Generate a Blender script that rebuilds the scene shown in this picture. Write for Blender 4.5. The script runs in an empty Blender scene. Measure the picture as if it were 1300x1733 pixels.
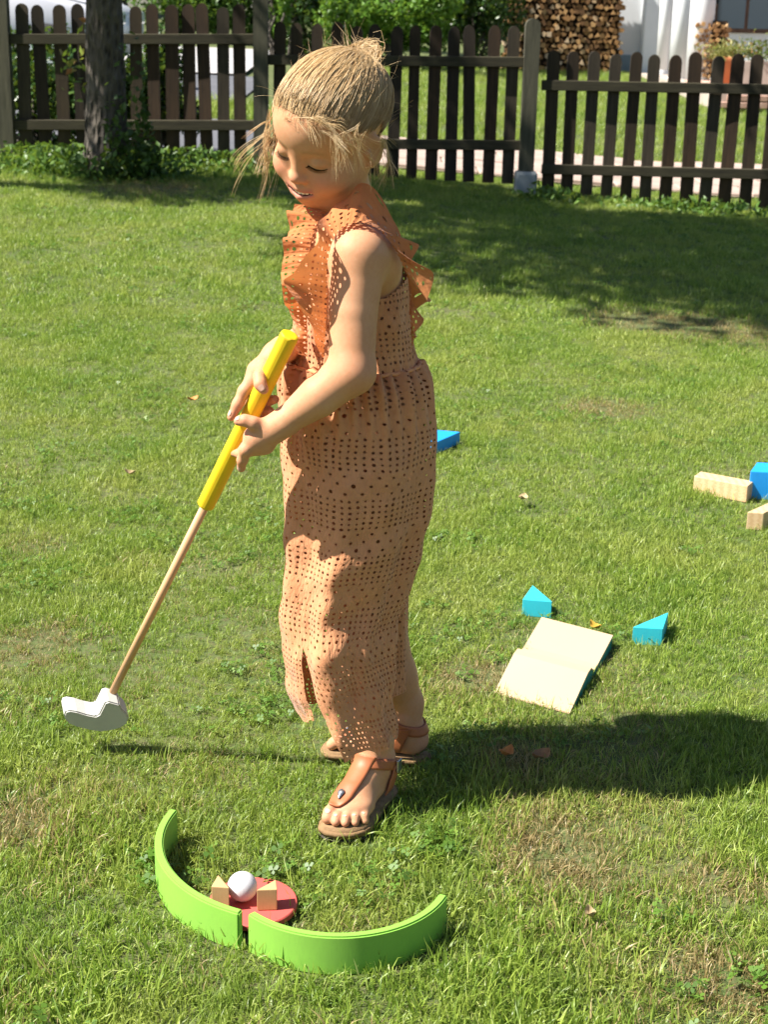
import bpy, bmesh, math, random
import numpy as np
from mathutils import Vector, Matrix
random.seed(7); rng = np.random.default_rng(7)
S = bpy.context.scene
COL = S.collection
R = math.radians
# ------------------------------------------------------------------ camera, light, exposure
FPX, PW, PH = 2600.0, 1300.0, 1733.0
CAMZ = 1.17
cam_d = bpy.data.cameras.new('camera'); cam = bpy.data.objects.new('camera', cam_d); COL.objects.link(cam)
cam_d.sensor_fit = 'VERTICAL'; cam_d.sensor_height = 36.0; cam_d.sensor_width = 27.0
cam_d.lens = FPX / PH * 36.0; cam_d.clip_start = 0.05; cam_d.clip_end = 400
CR = Matrix.Rotation(R(72), 3, 'X') @ Matrix.Rotation(R(1.3), 3, 'Z')
cam.matrix_world = Matrix.Translation((0, 0, CAMZ)) @ CR.to_4x4()
S.camera = cam
cam_d.dof.use_dof = True; cam_d.dof.focus_distance = 2.25; cam_d.dof.aperture_fstop = 14.0

SUN_EL, SUN_AZ = R(50), R(13)
SUNV = Vector((-math.cos(SUN_EL) * math.cos(SUN_AZ), -math.cos(SUN_EL) * math.sin(SUN_AZ), math.sin(SUN_EL)))
world = bpy.data.worlds.new('World'); S.world = world; world.use_nodes = True
wn = world.node_tree.nodes; bgn = wn['Background']
sky = wn.new('ShaderNodeTexSky'); sky.sky_type = 'NISHITA'; sky.sun_disc = False
sky.sun_elevation = SUN_EL; sky.sun_rotation = math.atan2(SUNV.x, SUNV.y)
world.node_tree.links.new(sky.outputs[0], bgn.inputs[0]); bgn.inputs[1].default_value = 0.052
sl = bpy.data.lights.new('sun', 'SUN'); sl.energy = 5.0; sl.angle = R(0.53); sl.color = (1.0, 0.95, 0.86)
sun = bpy.data.objects.new('sun', sl); COL.objects.link(sun); sun.rotation_euler = SUNV.to_track_quat('Z', 'Y').to_euler()
S.view_settings.view_transform = 'Standard'; S.view_settings.look = 'None'
S.view_settings.exposure = 1.42; S.view_settings.gamma = 1.0; S.view_settings.use_curve_mapping = False

# ------------------------------------------------------------------ placing helpers
CRn = np.array(CR)
def ray(px, py): return CRn @ np.array([(px - PW / 2) / FPX, -(py - PH / 2) / FPX, -1.0])
def at(px, py, Y):
    d = ray(px, py); return np.array([0, 0, CAMZ]) + d * (Y / d[1])
def sstep(a, b, x):
    t = np.clip((np.asarray(x, float) - a) / (b - a), 0, 1); return t * t * (3 - 2 * t)
def H(x, y):
    x = np.asarray(x, float); y = np.asarray(y, float)
    side = np.interp(x, [-6, -2.5, -0.7, 0.95, 2.4, 5], [0.26, 0.19, 0.14, 0.02, -0.07, -0.075])
    return side * sstep(3.5, 10.4, y) + 0.03 * np.clip(y - 14, 0, 30) + 0.006 * np.sin(x * 5.1 + 1) * np.sin(y * 4.3) * sstep(2.6, 3.6, y)
def gt(px, py, off=0.0):
    d = ray(px, py); lo, hi = 0.3, 120.0
    f = lambda t: CAMZ + d[2] * t - float(H(d[0] * t, d[1] * t)) - off
    ts = np.concatenate([np.linspace(.5, 20, 800), np.linspace(20.1, 110, 900)])
    prev = ts[0]
    for t in ts:
        if f(t) < 0:
            a, b = prev, t
            for _ in range(30):
                m = (a + b) / 2
                if f(m) < 0: b = m
                else: a = m
            return np.array([d[0] * a, d[1] * a, CAMZ + d[2] * a])
        prev = t
    return np.array([d[0] * 60, d[1] * 60, float(H(d[0] * 60, d[1] * 60))])

# ------------------------------------------------------------------ object helpers
def tag(o, label=None, cat=None, group=None, kind=None):
    if label: o['label'] = label
    if cat: o['category'] = cat
    if group: o['group'] = group
    if kind: o['kind'] = kind
    return o
def thing(name, label, cat, loc=(0, 0, 0), rz=0, group=None):
    o = bpy.data.objects.new(name, None); COL.objects.link(o); o.empty_display_size = .05
    o.location = tuple(float(v) for v in loc); o.rotation_euler = (0, 0, rz)
    return tag(o, label, cat, group)
def link_mesh(name, me, parent=None, mat=None, world_space=False):
    o = bpy.data.objects.new(name, me); COL.objects.link(o)
    if mat is not None and not me.materials:
        for m in (mat if isinstance(mat, (list, tuple)) else [mat]): me.materials.append(m)
    if parent is not None:
        o.parent = parent
        if world_space:      # vertices are in world coordinates
            bm_ = Matrix.LocRotScale(parent.location, parent.rotation_euler, parent.scale)
            if parent.parent is not None:
                p = parent.parent; bm_ = Matrix.LocRotScale(p.location, p.rotation_euler, p.scale) @ parent.matrix_parent_inverse @ bm_
            o.matrix_parent_inverse = bm_.inverted()
    return o
def pydata(name, v, f, smooth=False, uv=None, fattr=None):
    me = bpy.data.meshes.new(name)
    v = np.asarray(v, float)
    if isinstance(f, np.ndarray) and f.ndim == 2:
        n, k = f.shape
        me.vertices.add(len(v)); me.vertices.foreach_set('co', v.astype(np.float32).ravel())
        me.loops.add(n * k); me.loops.foreach_set('vertex_index', f.astype(np.int32).ravel())
        me.polygons.add(n); me.polygons.foreach_set('loop_start', np.arange(0, n * k, k, dtype=np.int32))
        me.polygons.foreach_set('loop_total', np.full(n, k, np.int32))
        me.update(calc_edges=True)
    else:
        me.from_pydata([tuple(p) for p in v], [], [tuple(int(i) for i in p) for p in f]); me.update()
    if uv is not None:       # per-vertex uv
        ul = me.uv_layers.new(name='UVMap'); li = np.empty(len(me.loops), np.int32); me.loops.foreach_get('vertex_index', li)
        ul.data.foreach_set('uv', np.asarray(uv, np.float32)[li].ravel())
    if fattr:
        for k_, a in fattr.items():
            at_ = me.attributes.new(k_, 'FLOAT', 'POINT'); at_.data.foreach_set('value', np.asarray(a, np.float32))
    if smooth: me.polygons.foreach_set('use_smooth', np.ones(len(me.polygons), bool))
    return me
def bm_mesh(name, bm, smooth=False):
    me = bpy.data.meshes.new(name); bm.normal_update(); bm.to_mesh(me); bm.free()
    if smooth: me.polygons.foreach_set('use_smooth', np.ones(len(me.polygons), bool))
    return me
def prism_bm(outline, z0, z1, bevel=0.0, seg=2):
    bm = bmesh.new()
    lo = [bm.verts.new((x, y, z0)) for x, y in outline]; hi = [bm.verts.new((x, y, z1)) for x, y in outline]
    n = len(outline)
    bm.faces.new(lo[::-1]); bm.faces.new(hi)
    for i in range(n): bm.faces.new((lo[i], lo[(i + 1) % n], hi[(i + 1) % n], hi[i]))
    bmesh.ops.recalc_face_normals(bm, faces=bm.faces)
    if bevel: bmesh.ops.bevel(bm, geom=bm.edges[:], offset=bevel, segments=seg, affect='EDGES', profile=.5)
    return bm
def box_bm(c, s, bevel=0.0, seg=2):
    x, y, z = c; a, b, h = s[0] / 2, s[1] / 2, s[2] / 2
    bm = prism_bm([(x - a, y - b), (x + a, y - b), (x + a, y + b), (x - a, y + b)], z - h, z + h, bevel, seg)
    return bm
def join_bm(dst, src):
    me = bpy.data.meshes.new('t'); src.to_mesh(me); src.free(); dst.from_mesh(me); bpy.data.meshes.remove(me)
def lathe_bm(prof, n=32):
    bm = bmesh.new(); rings = []
    for r, z in prof:
        rings.append([bm.verts.new((r * math.cos(2 * math.pi * i / n), r * math.sin(2 * math.pi * i / n), z)) for i in range(n)])
    for a, b in zip(rings, rings[1:]):
        for i in range(n): bm.faces.new((a[i], a[(i + 1) % n], b[(i + 1) % n], b[i]))
    bm.faces.new(rings[0][::-1]); bm.faces.new(rings[-1])
    return bm
def tubes(paths, radii, sides=3, caps=False):
    """paths (N,K,3), radii (N,K) -> verts, quads"""
    P = np.asarray(paths, float); N, K, _ = P.shape; rad = np.broadcast_to(np.asarray(radii, float), (N, K))
    T = np.gradient(P, axis=1); T /= np.linalg.norm(T, axis=2, keepdims=True) + 1e-12
    ref = np.where(np.abs(T[..., 2:3]) < .9, np.array([0, 0, 1.0]), np.array([1.0, 0, 0]))
    A = np.cross(T, ref); A /= np.linalg.norm(A, axis=2, keepdims=True) + 1e-12
    B = np.cross(T, A)
    ang = np.arange(sides) * 2 * math.pi / sides
    V = P[:, :, None, :] + rad[:, :, None, None] * (A[:, :, None, :] * np.cos(ang)[None, None, :, None] + B[:, :, None, :] * np.sin(ang)[None, None, :, None])
    idx = np.arange(N * K * sides).reshape(N, K, sides)
    a = idx[:, :-1, :]; b = idx[:, 1:, :]
    F = np.stack([a, np.roll(a, -1, 2), np.roll(b, -1, 2), b], -1).reshape(-1, 4)
    return V.reshape(-1, 3), F
def catmull(pts, n):
    pts = np.asarray(pts, float); m = len(pts)
    P = np.vstack([2 * pts[0] - pts[1], pts, 2 * pts[-1] - pts[-2]])
    out = []
    for u in np.linspace(0, m - 1 - 1e-9, n):
        i = int(u); t = u - i; p0, p1, p2, p3 = P[i:i + 4]
        out.append(.5 * ((2 * p1) + (-p0 + p2) * t + (2 * p0 - 5 * p1 + 4 * p2 - p3) * t * t + (-p0 + 3 * p1 - 3 * p2 + p3) * t ** 3))
    return np.array(out)

# ------------------------------------------------------------------ material helpers
class NT:
    def __init__(s, mat): s.t = mat.node_tree; s.n = s.t.nodes; s.l = s.t.links
    def new(s, kind, **kw):
        n = s.n.new(kind)
        for k, v in kw.items(): setattr(n, k, v)
        return n
    def put(s, sock, val):
        if hasattr(val, 'is_output'): s.l.new(val, sock)
        else:
            if isinstance(val, (tuple, list)) and len(val) == 3 and sock.type == 'RGBA': val = tuple(val) + (1,)
            sock.default_value = val
    def math(s, op, a, b=0.0, c=0.0):
        n = s.new('ShaderNodeMath', operation=op); s.put(n.inputs[0], a); s.put(n.inputs[1], b); s.put(n.inputs[2], c); return n.outputs[0]
    def mix(s, f, a, b, blend='MIX'):
        n = s.new('ShaderNodeMix', data_type='RGBA', blend_type=blend)
        s.put(n.inputs[0], f); s.put(n.inputs[6], a); s.put(n.inputs[7], b); return n.outputs[2]
    def noise(s, vec, scale, detail=3, rough=.55, out=0):
        n = s.new('ShaderNodeTexNoise'); s.put(n.inputs['Vector'], vec); n.inputs['Scale'].default_value = scale
        n.inputs['Detail'].default_value = detail; n.inputs['Roughness'].default_value = rough; return n.outputs[out]
    def ramp(s, fac, stops):
        n = s.new('ShaderNodeValToRGB'); s.put(n.inputs[0], fac); e = n.color_ramp.elements
        while len(e) < len(stops): e.new(.5)
        for el, (p, c) in zip(e, stops): el.position = p; el.color = tuple(c) + ((1,) if len(c) == 3 else ())
        return n.outputs[0]
    def mapr(s, v, a, b, c=0.0, d=1.0):
        n = s.new('ShaderNodeMapRange'); s.put(n.inputs[0], v); n.inputs[1].default_value = a; n.inputs[2].default_value = b
        n.inputs[3].default_value = c; n.inputs[4].default_value = d; return n.outputs[0]
    def scale_vec(s, vec, sc):
        n = s.new('ShaderNodeMapping'); s.put(n.inputs[0], vec); n.inputs['Scale'].default_value = sc; return n.outputs[0]
    def bump(s, h, strength=.3, dist=.01):
        n = s.new('ShaderNodeBump'); s.put(n.inputs['Height'], h); n.inputs['Strength'].default_value = strength
        n.inputs['Distance'].default_value = dist; return n.outputs[0]
def new_mat(name):
    m = bpy.data.materials.new(name); m.use_nodes = True
    nt = NT(m); b = m.node_tree.nodes['Principled BSDF']
    b.inputs['Specular IOR Level'].default_value = .35
    return m, nt, b
def simple(name, c1, c2=None, scale=8.0, rough=.6, bump=0.0, bscale=60.0, stretch=(1, 1, 1), spec=.35, detail=4, bdist=.004):
    m, nt, b = new_mat(name); tc = nt.new('ShaderNodeTexCoord').outputs['Object']; v = nt.scale_vec(tc, stretch)
    if c2 is None: c2 = tuple(x * .82 for x in c1)
    nz = nt.noise(v, scale, detail)
    nt.put(b.inputs['Base Color'], nt.mix(nt.mapr(nz, .3, .7), c1, c2)); b.inputs['Roughness'].default_value = rough
    b.inputs['Specular IOR Level'].default_value = spec
    if bump: nt.put(b.inputs['Normal'], nt.bump(nt.noise(v, bscale, 4), bump, bdist))
    return m
def leaf_mat(name, c1, c2, c3=None, trans=.35, rough=.45):
    """foliage: varied per leaf (stored value 'var'), with light passing through"""
    m, nt, b = new_mat(name)
    var = nt.new('ShaderNodeAttribute', attribute_name='var').outputs['Fac']
    stops = [(0.0, c1), (.75, c2)] + ([(1.0, c3)] if c3 else [])
    c = nt.ramp(var, stops); nt.put(b.inputs['Base Color'], c); b.inputs['Roughness'].default_value = rough
    tr = nt.new('ShaderNodeBsdfTranslucent'); nt.put(tr.inputs[0], nt.mix(.5, c, (.25, .35, .03), 'MIX'))
    mx = nt.new('ShaderNodeMixShader'); mx.inputs[0].default_value = trans
    nt.l.new(b.outputs[0], mx.inputs[1]); nt.l.new(tr.outputs[0], mx.inputs[2])
    nt.l.new(mx.outputs[0], nt.n['Material Output'].inputs[0])
    return m
def leaves_mesh(name, centers, size, rnd, droop=.3, smooth=False, normal_bias=None, aspect=.5):
    """pointed leaves (two triangles bent along the midrib), one per centre"""
    n = len(centers); c = np.asarray(centers)
    d = rnd.normal(size=(n, 3)); d[:, 2] -= droop
    if normal_bias is not None: d += normal_bias
    d /= np.linalg.norm(d, axis=1, keepdims=True)
    o = rnd.normal(size=(n, 3)); w = np.cross(d, o); w /= np.linalg.norm(w, axis=1, keepdims=True) + 1e-9
    nn = np.cross(d, w)
    L = size * rnd.uniform(.6, 1.3, (n, 1)); W = L * aspect
    v = np.stack([c - d * L * .5, c + w * W * .5 + nn * L * .08, c + d * L * .5, c - w * W * .5 + nn * L * .08], 1).reshape(-1, 3)
    i = np.arange(n) * 4
    f = np.concatenate([np.stack([i, i + 1, i + 2], 1), np.stack([i, i + 2, i + 3], 1)])
    var = np.repeat(rnd.uniform(0, 1, n), 4)
    return pydata(name, v, f, fattr={'var': var})
def blob_points(n, c, r, rnd, shell=.55, lumps=9, lump=.35):
    """points through a lumpy crown, clumped"""
    k = rnd.normal(size=(lumps, 3)); k /= np.linalg.norm(k, axis=1, keepdims=True)
    k *= rnd.uniform(.35, .85, (lumps, 1))
    which = rnd.integers(0, lumps, n)
    d = rnd.normal(size=(n, 3)); d /= np.linalg.norm(d, axis=1, keepdims=True)
    p = k[which] + d * (lump * rnd.uniform(.7, 1.25, lumps)[which] * rnd.uniform(shell, 1, n) ** .6)[:, None]
    return np.asarray(c) + p * np.asarray(r)
# ------------------------------------------------------------------ ground and far setting
def axis(parts):
    out = []
    for a, b, n in parts: out += list(np.linspace(a, b, n, endpoint=False))
    return np.array(out + [parts[-1][1]])
gx = axis([(-90, -8, 20), (-8, 8, 160), (8, 90, 20)]); gy = axis([(-6, 1, 14), (1, 15, 160), (15, 45, 40), (45, 200, 20)])
GX, GY = np.meshgrid(gx, gy, indexing='ij'); GZ = H(GX, GY)
idx = np.arange(GX.size).reshape(GX.shape)
gf = np.stack([idx[:-1, :-1], idx[1:, :-1], idx[1:, 1:], idx[:-1, 1:]], -1).reshape(-1, 4)
m_soil, nt, b = new_mat('lawn_soil'); pos = nt.new('ShaderNodeNewGeometry').outputs['Position']
n1 = nt.noise(pos, 2.2, 5); n2 = nt.noise(pos, 60, 4)
c = nt.mix(nt.mapr(n1, .4, .62), (.06, .095, .022), (.09, .11, .035)); c = nt.mix(nt.mapr(n2, .45, .7), c, (.10, .085, .04))
nt.put(b.inputs['Base Color'], c); b.inputs['Roughness'].default_value = .95
nt.put(b.inputs['Normal'], nt.bump(n2, .6, .01))
g = link_mesh('lawn_ground', pydata('lawn_ground', np.stack([GX, GY, GZ], -1).reshape(-1, 3), gf, True), None, m_soil); tag(g, kind='structure')
def sheet(name, x0, x1, y0, y1, off, mat, nx=24, ny=16, parent=None):
    xs = np.linspace(x0, x1, nx); ys = np.linspace(y0, y1, ny); X, Y = np.meshgrid(xs, ys, indexing='ij')
    Z = H(X, Y) + off; i = np.arange(X.size).reshape(X.shape)
    f = np.stack([i[:-1, :-1], i[1:, :-1], i[1:, 1:], i[:-1, 1:]], -1).reshape(-1, 4)
    o = link_mesh(name, pydata(name, np.stack([X, Y, Z], -1).reshape(-1, 3), f, True), parent, mat)
    return tag(o, kind='structure')
m_sand = simple('path_bedding', (.36, .29, .22), (.26, .21, .16), 5, .9, .4, 80)
m_asph = simple('asphalt', (.085, .088, .10), (.12, .12, .135), 3, .9, .4, 120)
m_pave = simple('pale_pavement', (.42, .40, .40), (.34, .33, .33), 3, .85, .2, 60)
m_slab = simple('pink_slab', (.42, .32, .27), (.33, .25, .21), 3, .85, .25, 60)
path = sheet('garden_path', -0.9, 9, 11.5, 14.0, .012, m_sand, 60, 14)
slab_me = bm_mesh('paving_slab', box_bm((0, 0, 0), (.49, .49, .05), .008, 1)); slab_me.materials.append(m_slab)
for i in range(14):
    for j in range(5):
        x = -.62 + i * .505 + (.25 if j % 2 else 0); y = 11.77 + j * .505
        o = bpy.data.objects.new('paving_slab', slab_me); COL.objects.link(o); o.parent = path
        o.location = (x, y, float(H(x, y)) + .008 + random.uniform(-.003, .003)); o.rotation_euler = (random.gauss(0, .005), math.atan(float(H(x - .2, y) - H(x + .2, y)) / .4), random.gauss(0, .008))
sheet('driveway', -9, -1.15, 11.4, 14.6, .02, m_asph, 30, 20)
sheet('road', -16, -1.6, 16.4, 20.0, .02, m_asph, 30, 10)
sheet('pavement', -16, -1.9, 20.0, 25.5, .045, m_pave, 30, 10)

# ------------------------------------------------------------------ fence
m_wood = []
for i, (a, bb) in enumerate([((.048, .031, .016), (.018, .012, .007)), ((.058, .040, .021), (.026, .018, .010)), ((.036, .025, .015), (.015, .011, .007)), ((.066, .050, .032), (.030, .024, .016)), ((.060, .034, .017), (.022, .014, .008))]):
    m_wood.append(simple('dark_fence_wood_%d' % i, a, bb, 5, .85, .5, 30, (9, 9, .8)))
m_rail = simple('mossy_rail_wood', (.055, .048, .026), (.026, .022, .013), 5, .9, .5, 30, (.8, 9, 9))
m_post = simple('grey_green_post', (.095, .088, .058), (.05, .048, .032), 5, .9, .5, 25, (8, 8, .8))
m_conc = simple('grey_concrete', (.30, .32, .33), (.2, .22, .23), 9, .9, .4, 50)
FY = 10.6
def picket_bm(w, h, t, pointy=0.0):
    out = [(-w / 2, 0), (w / 2, 0)]
    for k in range(9):
        a = math.pi * k / 8; out.append((w / 2 * math.cos(a), h - w / 2 + (w / 2) * math.sin(a) * (1 + pointy)))
    bm = bmesh.new(); fr = [bm.verts.new((x, -t / 2, z)) for x, z in out]; bk = [bm.verts.new((x, t / 2, z)) for x, z in out]
    n = len(out); bm.faces.new(fr); bm.faces.new(bk[::-1])
    for i in range(n): bm.faces.new((fr[i], bk[i], bk[(i + 1) % n], fr[(i + 1) % n]))
    bmesh.ops.recalc_face_normals(bm, faces=bm.faces)
    return bm
def fence_panel(label, xs, top, bot, rails, rx, w, pointy):
    xs = list(xs); c = at(sum(rx) / 2, sum(bot) / 2, FY)
    t = thing('picket_fence', label, 'fence', (c[0], FY, float(H(c[0], FY))), group='garden fence panels')
    mes = []
    for i in range(5):
        me = bm_mesh('picket', picket_bm(w * (.96, 1, 1.04, .98, 1.02)[i], 1.0, .022, pointy + (0, .12, .25, .05, .18)[i])); me.materials.append(m_wood[i]); mes.append(me)
    for i, px in enumerate(xs):
        f = (px - xs[0]) / (xs[-1] - xs[0]); ty = top[0] + (top[1] - top[0]) * f; by = bot[0] + (bot[1] - bot[0]) * f
        p = at(px, ty, FY + .02); zb = at(px, by, FY + .02)[2]
        o = bpy.data.objects.new('picket', mes[random.randrange(5)]); COL.objects.link(o); o.parent = t
        hgt = p[2] - zb + random.uniform(-.013, .013) + .02
        o.location = (p[0] - c[0], .02 + random.uniform(-.002, .002), zb - .02 - t.location.z); o.scale = (random.uniform(.95, 1.05), 1, hgt)
        o.rotation_euler = (random.gauss(0, .008), random.gauss(0, .011), random.gauss(0, .04))
    for (y0, y1) in rails:
        a = at(rx[0], y0, FY - .012); b_ = at(rx[1], y1, FY - .012); d = b_ - a; L = np.linalg.norm(d)
        me = bm_mesh('rail', box_bm((0, 0, 0), (L, .038, .066), .004, 1)); me.materials.append(m_rail)
        o = bpy.data.objects.new('rail', me); COL.objects.link(o); o.parent = t; m_ = (a + b_) / 2
        o.location = (m_[0] - c[0], m_[1] - FY, m_[2] - t.location.z); o.rotation_euler = (0, -math.atan2(d[2], d[0]), 0)
    return t
fence_panel('dark picket fence panel behind the tree trunk on the left', [-2, 32, 66, 99, 131, 162, 193, 225, 257, 288, 318, 347, 376, 405], (8, 10), (258, 268), [(66, 66), (211, 212)], (12, 432), .082, 0.0)
fence_panel('dark picket fence panel behind the girl with pointed pickets', [472, 504, 537, 571, 603, 637, 670, 703, 737, 771, 803, 837, 871], (44, 49), (286, 306), [(101, 105), (242, 246)], (454, 889), .078, .35)
fence_panel('dark picket fence panel right of the short post, lowest step', [940, 973, 1007, 1042, 1076, 1110, 1145, 1182, 1214, 1248, 1285, 1319], (89, 95), (340, 360), [(144, 152), (286, 296)], (917, 1345), .082, 0.05)
def post(label, px, top, base, w, conc=False, mat=None):
    a = at(px, top, FY - .01); z0 = at(px, base, FY - .01)[2] - .05
    t = thing('fence_post', label, 'post', (a[0], FY - .01, z0), group='posts of the garden fence')
    h = a[2] - z0
    bm = bmesh.new(); join_bm(bm, picket_bm(w, h, .085, 0))
    link_mesh('shaft', bm_mesh('shaft', bm), t, mat or m_post)
    if conc: link_mesh('footing', bm_mesh('footing', box_bm((0, -.01, .07), (.15, .14, .16), .02, 2)), t, m_conc)
post('pale weathered fence post at the left edge of the photo', -2, -25, 258, .10)
post('tall grey green fence post between tree and girl', 441, -25, 272, .096)
post('short rounded fence post on a concrete footing', 903, 31, 315, .10, True)

# ------------------------------------------------------------------ trees and shrubs
m_bark, nt, b = new_mat('bark'); tc = nt.new('ShaderNodeTexCoord').outputs['Object']; v = nt.scale_vec(tc, (1, 1, .35))
vo = nt.new('ShaderNodeTexVoronoi'); vo.inputs['Scale'].default_value = 34; nt.put(vo.inputs['Vector'], v)
nz = nt.noise(v, 20, 5)
c = nt.mix(nt.mapr(vo.outputs[0], .05, .5), (.018, .014, .011), (.085, .072, .058)); c = nt.mix(nt.mapr(nz, .5, .75), c, (.15, .13, .11))
nt.put(b.inputs['Base Color'], c); b.inputs['Roughness'].default_value = .95
nt.put(b.inputs['Normal'], nt.bump(nt.math('ADD', vo.outputs[0], nz), 1.0, .03))
m_crown = leaf_mat('tree_leaves', (.03, .07, .012), (.06, .13, .02), (.09, .16, .03))
m_ivy = leaf_mat('ivy_leaves', (.02, .05, .012), (.05, .10, .02), (.10, .17, .04))
def limb(a, b_, r0, r1, n=10, wob=.03, sides=12):
    t = np.linspace(0, 1, n)[:, None]; P = np.asarray(a) * (1 - t) + np.asarray(b_) * t
    P = P + rng.normal(0, wob, (n, 3)) * np.sin(np.pi * t)
    return P[None], np.linspace(r0, r1, n)[None], sides
def build_limbs(ls):
    V, F, o = [], [], 0
    for P, r, s in ls:
        v, f = tubes(P, r, s); V.append(v); F.append(f + o); o += len(v)
    return np.vstack(V), np.vstack(F)
def tree(label, base, trunk_r, crown_c, crown_r, nleaf, leaf, mat, limbs=7, flare=True, group=None, seed=1, lumps=14, rootz=.1, cat='tree', name='leafy_tree'):
    rnd = np.random.default_rng(seed)
    t = thing(name, label, cat, base, group=group); bz = np.array(base)
    top = np.array(crown_c) - bz
    n = 40; zz = np.linspace(-rootz, top[2], n); f = zz / top[2]
    px_ = top[0] * np.clip(f, 0, 1) ** 2.2; py_ = top[1] * np.clip(f, 0, 1) ** 2.2
    rad = trunk_r * (1 - .6 * np.clip(f, 0, 1)) + (trunk_r * .35 * np.exp(-np.clip(zz, 0, None) / .18) if flare else 0)
    ns = 40; V = []
    for i in range(n):
        for k in range(ns):
            a = 2 * math.pi * k / ns
            w = 1 + .035 * math.sin(5 * a + zz[i] * 3) + .03 * math.sin(9 * a - zz[i] * 7) + rnd.normal(0, .018)
            if flare: w += .16 * math.exp(-max(zz[i], 0) / .14) * math.cos(4 * a + 1.2)
            V.append((px_[i] + rad[i] * w * math.cos(a), py_[i] + rad[i] * w * math.sin(a), zz[i]))
    ii = np.arange(n * ns).reshape(n, ns)
    F = np.stack([ii[:-1], np.roll(ii[:-1], -1, 1), np.roll(ii[1:], -1, 1), ii[1:]], -1).reshape(-1, 4)
    link_mesh('trunk', pydata('trunk', V, F, True), t, m_bark)
    pts = blob_points(nleaf, top, crown_r, rnd, .2, lumps, .42)
    ls = []
    for k in range(limbs):
        z0 = rnd.uniform(.45, .85); s = np.array([top[0] * z0 ** 2.2, top[1] * z0 ** 2.2, top[2] * z0])
        e = pts[rnd.integers(0, nleaf)]
        ls.append(limb(s, s + (e - s) * .9, trunk_r * .4, trunk_r * .06, 10, .05, 8))
    link_mesh('limbs', pydata('limbs', *build_limbs(ls), True), t, m_bark)
    link_mesh('crown', leaves_mesh('crown', pts, leaf, rnd, .2, aspect=.55), t, mat)
    return t
tb = at(182, 292, 9.75); tb[2] = float(H(tb[0], 9.75))
T1 = tree('garden tree with dark bark in front of the left fence panel', tb, .125, (-1.15, 7.75, 4.3), (2.7, 2.75, 1.5), 36000, .13, m_crown, 9, True, None, 3, 22)
tree('leafy tree standing in the lawn left outside the fence view', (-4.6, 8.6, float(H(-4.6, 8.6))), .14, (-3.6, 8.6, 4.6), (1.3, 1.5, 1.2), 7000, .13, m_crown, 6, True, None, 5, 12)
# ivy climbing the trunk base
iv = thing('ivy', 'ivy with small leaves climbing around the foot of the tree trunk', 'ivy', tb)
n = 650; a = rng.uniform(-1.9, .6, n); z = rng.gamma(1.2, .12, n) * (1 + .4 * np.cos(a + .6)); r = .15 + rng.uniform(0, .1, n) * np.exp(-z * 3) * 1.4
link_mesh('foliage', leaves_mesh('foliage', np.stack([r * np.cos(a) + .08, r * np.sin(a) - .02, z], 1), .045, rng, .5, aspect=.8), iv, m_ivy)
ls = [limb((.13 * math.cos(q), .13 * math.sin(q), 0), (.12 * math.cos(q + .5), .12 * math.sin(q + .5), .7), .006, .003, 8, .01, 5) for q in np.linspace(-2.8, .3, 6)]
link_mesh('stem', pydata('stem', *build_limbs(ls), True), iv, m_bark)
sp = thing('twig', 'young twig with red and green leaves left of the tree trunk', 'twig', tb)
q = at(128, 110, 9.72) - tb
link_mesh('foliage', leaves_mesh('foliage', q + rng.normal(0, 1, (40, 3)) * (.05, .03, .10), .06, rng, .3), sp, leaf_mat('red_green_leaves', (.06, .13, .02), (.22, .30, .05), (.25, .08, .04)))
link_mesh('stem', pydata('stem', *build_limbs([limb((-.12, 0, .3), q, .006, .003, 8, .01, 5), limb((-.12, 0, .4), q + (.02, 0, .12), .005, .002, 8, .01, 5)]), True), sp, m_bark)

m_lime = leaf_mat('lime_hedge_leaves', (.06, .14, .015), (.13, .26, .03), (.20, .34, .06))
m_dark = leaf_mat('dark_shrub_leaves', (.015, .04, .01), (.04, .09, .02), (.09, .16, .05), .25, .25)
m_mid = leaf_mat('mid_shrub_leaves', (.03, .075, .012), (.075, .16, .025), (.12, .22, .05))
m_spruce = leaf_mat('blue_spruce_needles', (.03, .055, .05), (.07, .12, .12), (.14, .20, .20), .1)
def shrub(name, label, px, py, Y, w, h, mat, n, leaf, seed, depth=None, lumps=16, lump=.38, cat='shrub', aspect=.55):
    rnd = np.random.default_rng(seed); p = at(px, py, Y); z0 = float(H(p[0], Y))
    t = thing(name, label, cat, (p[0], Y, z0)); d = depth or w
    pts = blob_points(n, (0, 0, h * .5), (w * .55, d * .55, h * .55), rnd, .3, lumps, lump); pts = pts[pts[:, 2] > .02]
    link_mesh('foliage', leaves_mesh('foliage', pts, leaf, rnd, .1, aspect=aspect), t, mat)
    ls = [limb((rnd.normal(0, .08), rnd.normal(0, .08), -.05), (rnd.normal(0, w * .2), rnd.normal(0, d * .2), h * .7), .03, .008, 8, .04, 6) for _ in range(7)]
    link_mesh('stem', pydata('stem', *build_limbs(ls), True), t, m_bark)
    return t
shrub('hedge', 'bright lime green hedge above the fence behind the girl', 668, 60, 24, 2.3, 1.45, m_lime, 12000, .085, 11, 1.2, 26, .3)
shrub('laurel_shrub', 'dark glossy shrub beside the stacked firewood', 805, 60, 25.5, 1.35, 2.3, m_dark, 9000, .09, 12, 1.2, 20)
shrub('conifer', 'dark upright conifer behind the tall grey green post', 500, 60, 25, 1.0, 3.2, m_dark, 9000, .10, 13, 1.0, 24)
shrub('blue_spruce', 'blue grey spruce glimpsed between conifer and lime hedge', 585, 20, 29, 2.0, 3.4, m_spruce, 6000, .13, 14, 1.6, 20, aspect=.3)
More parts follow.
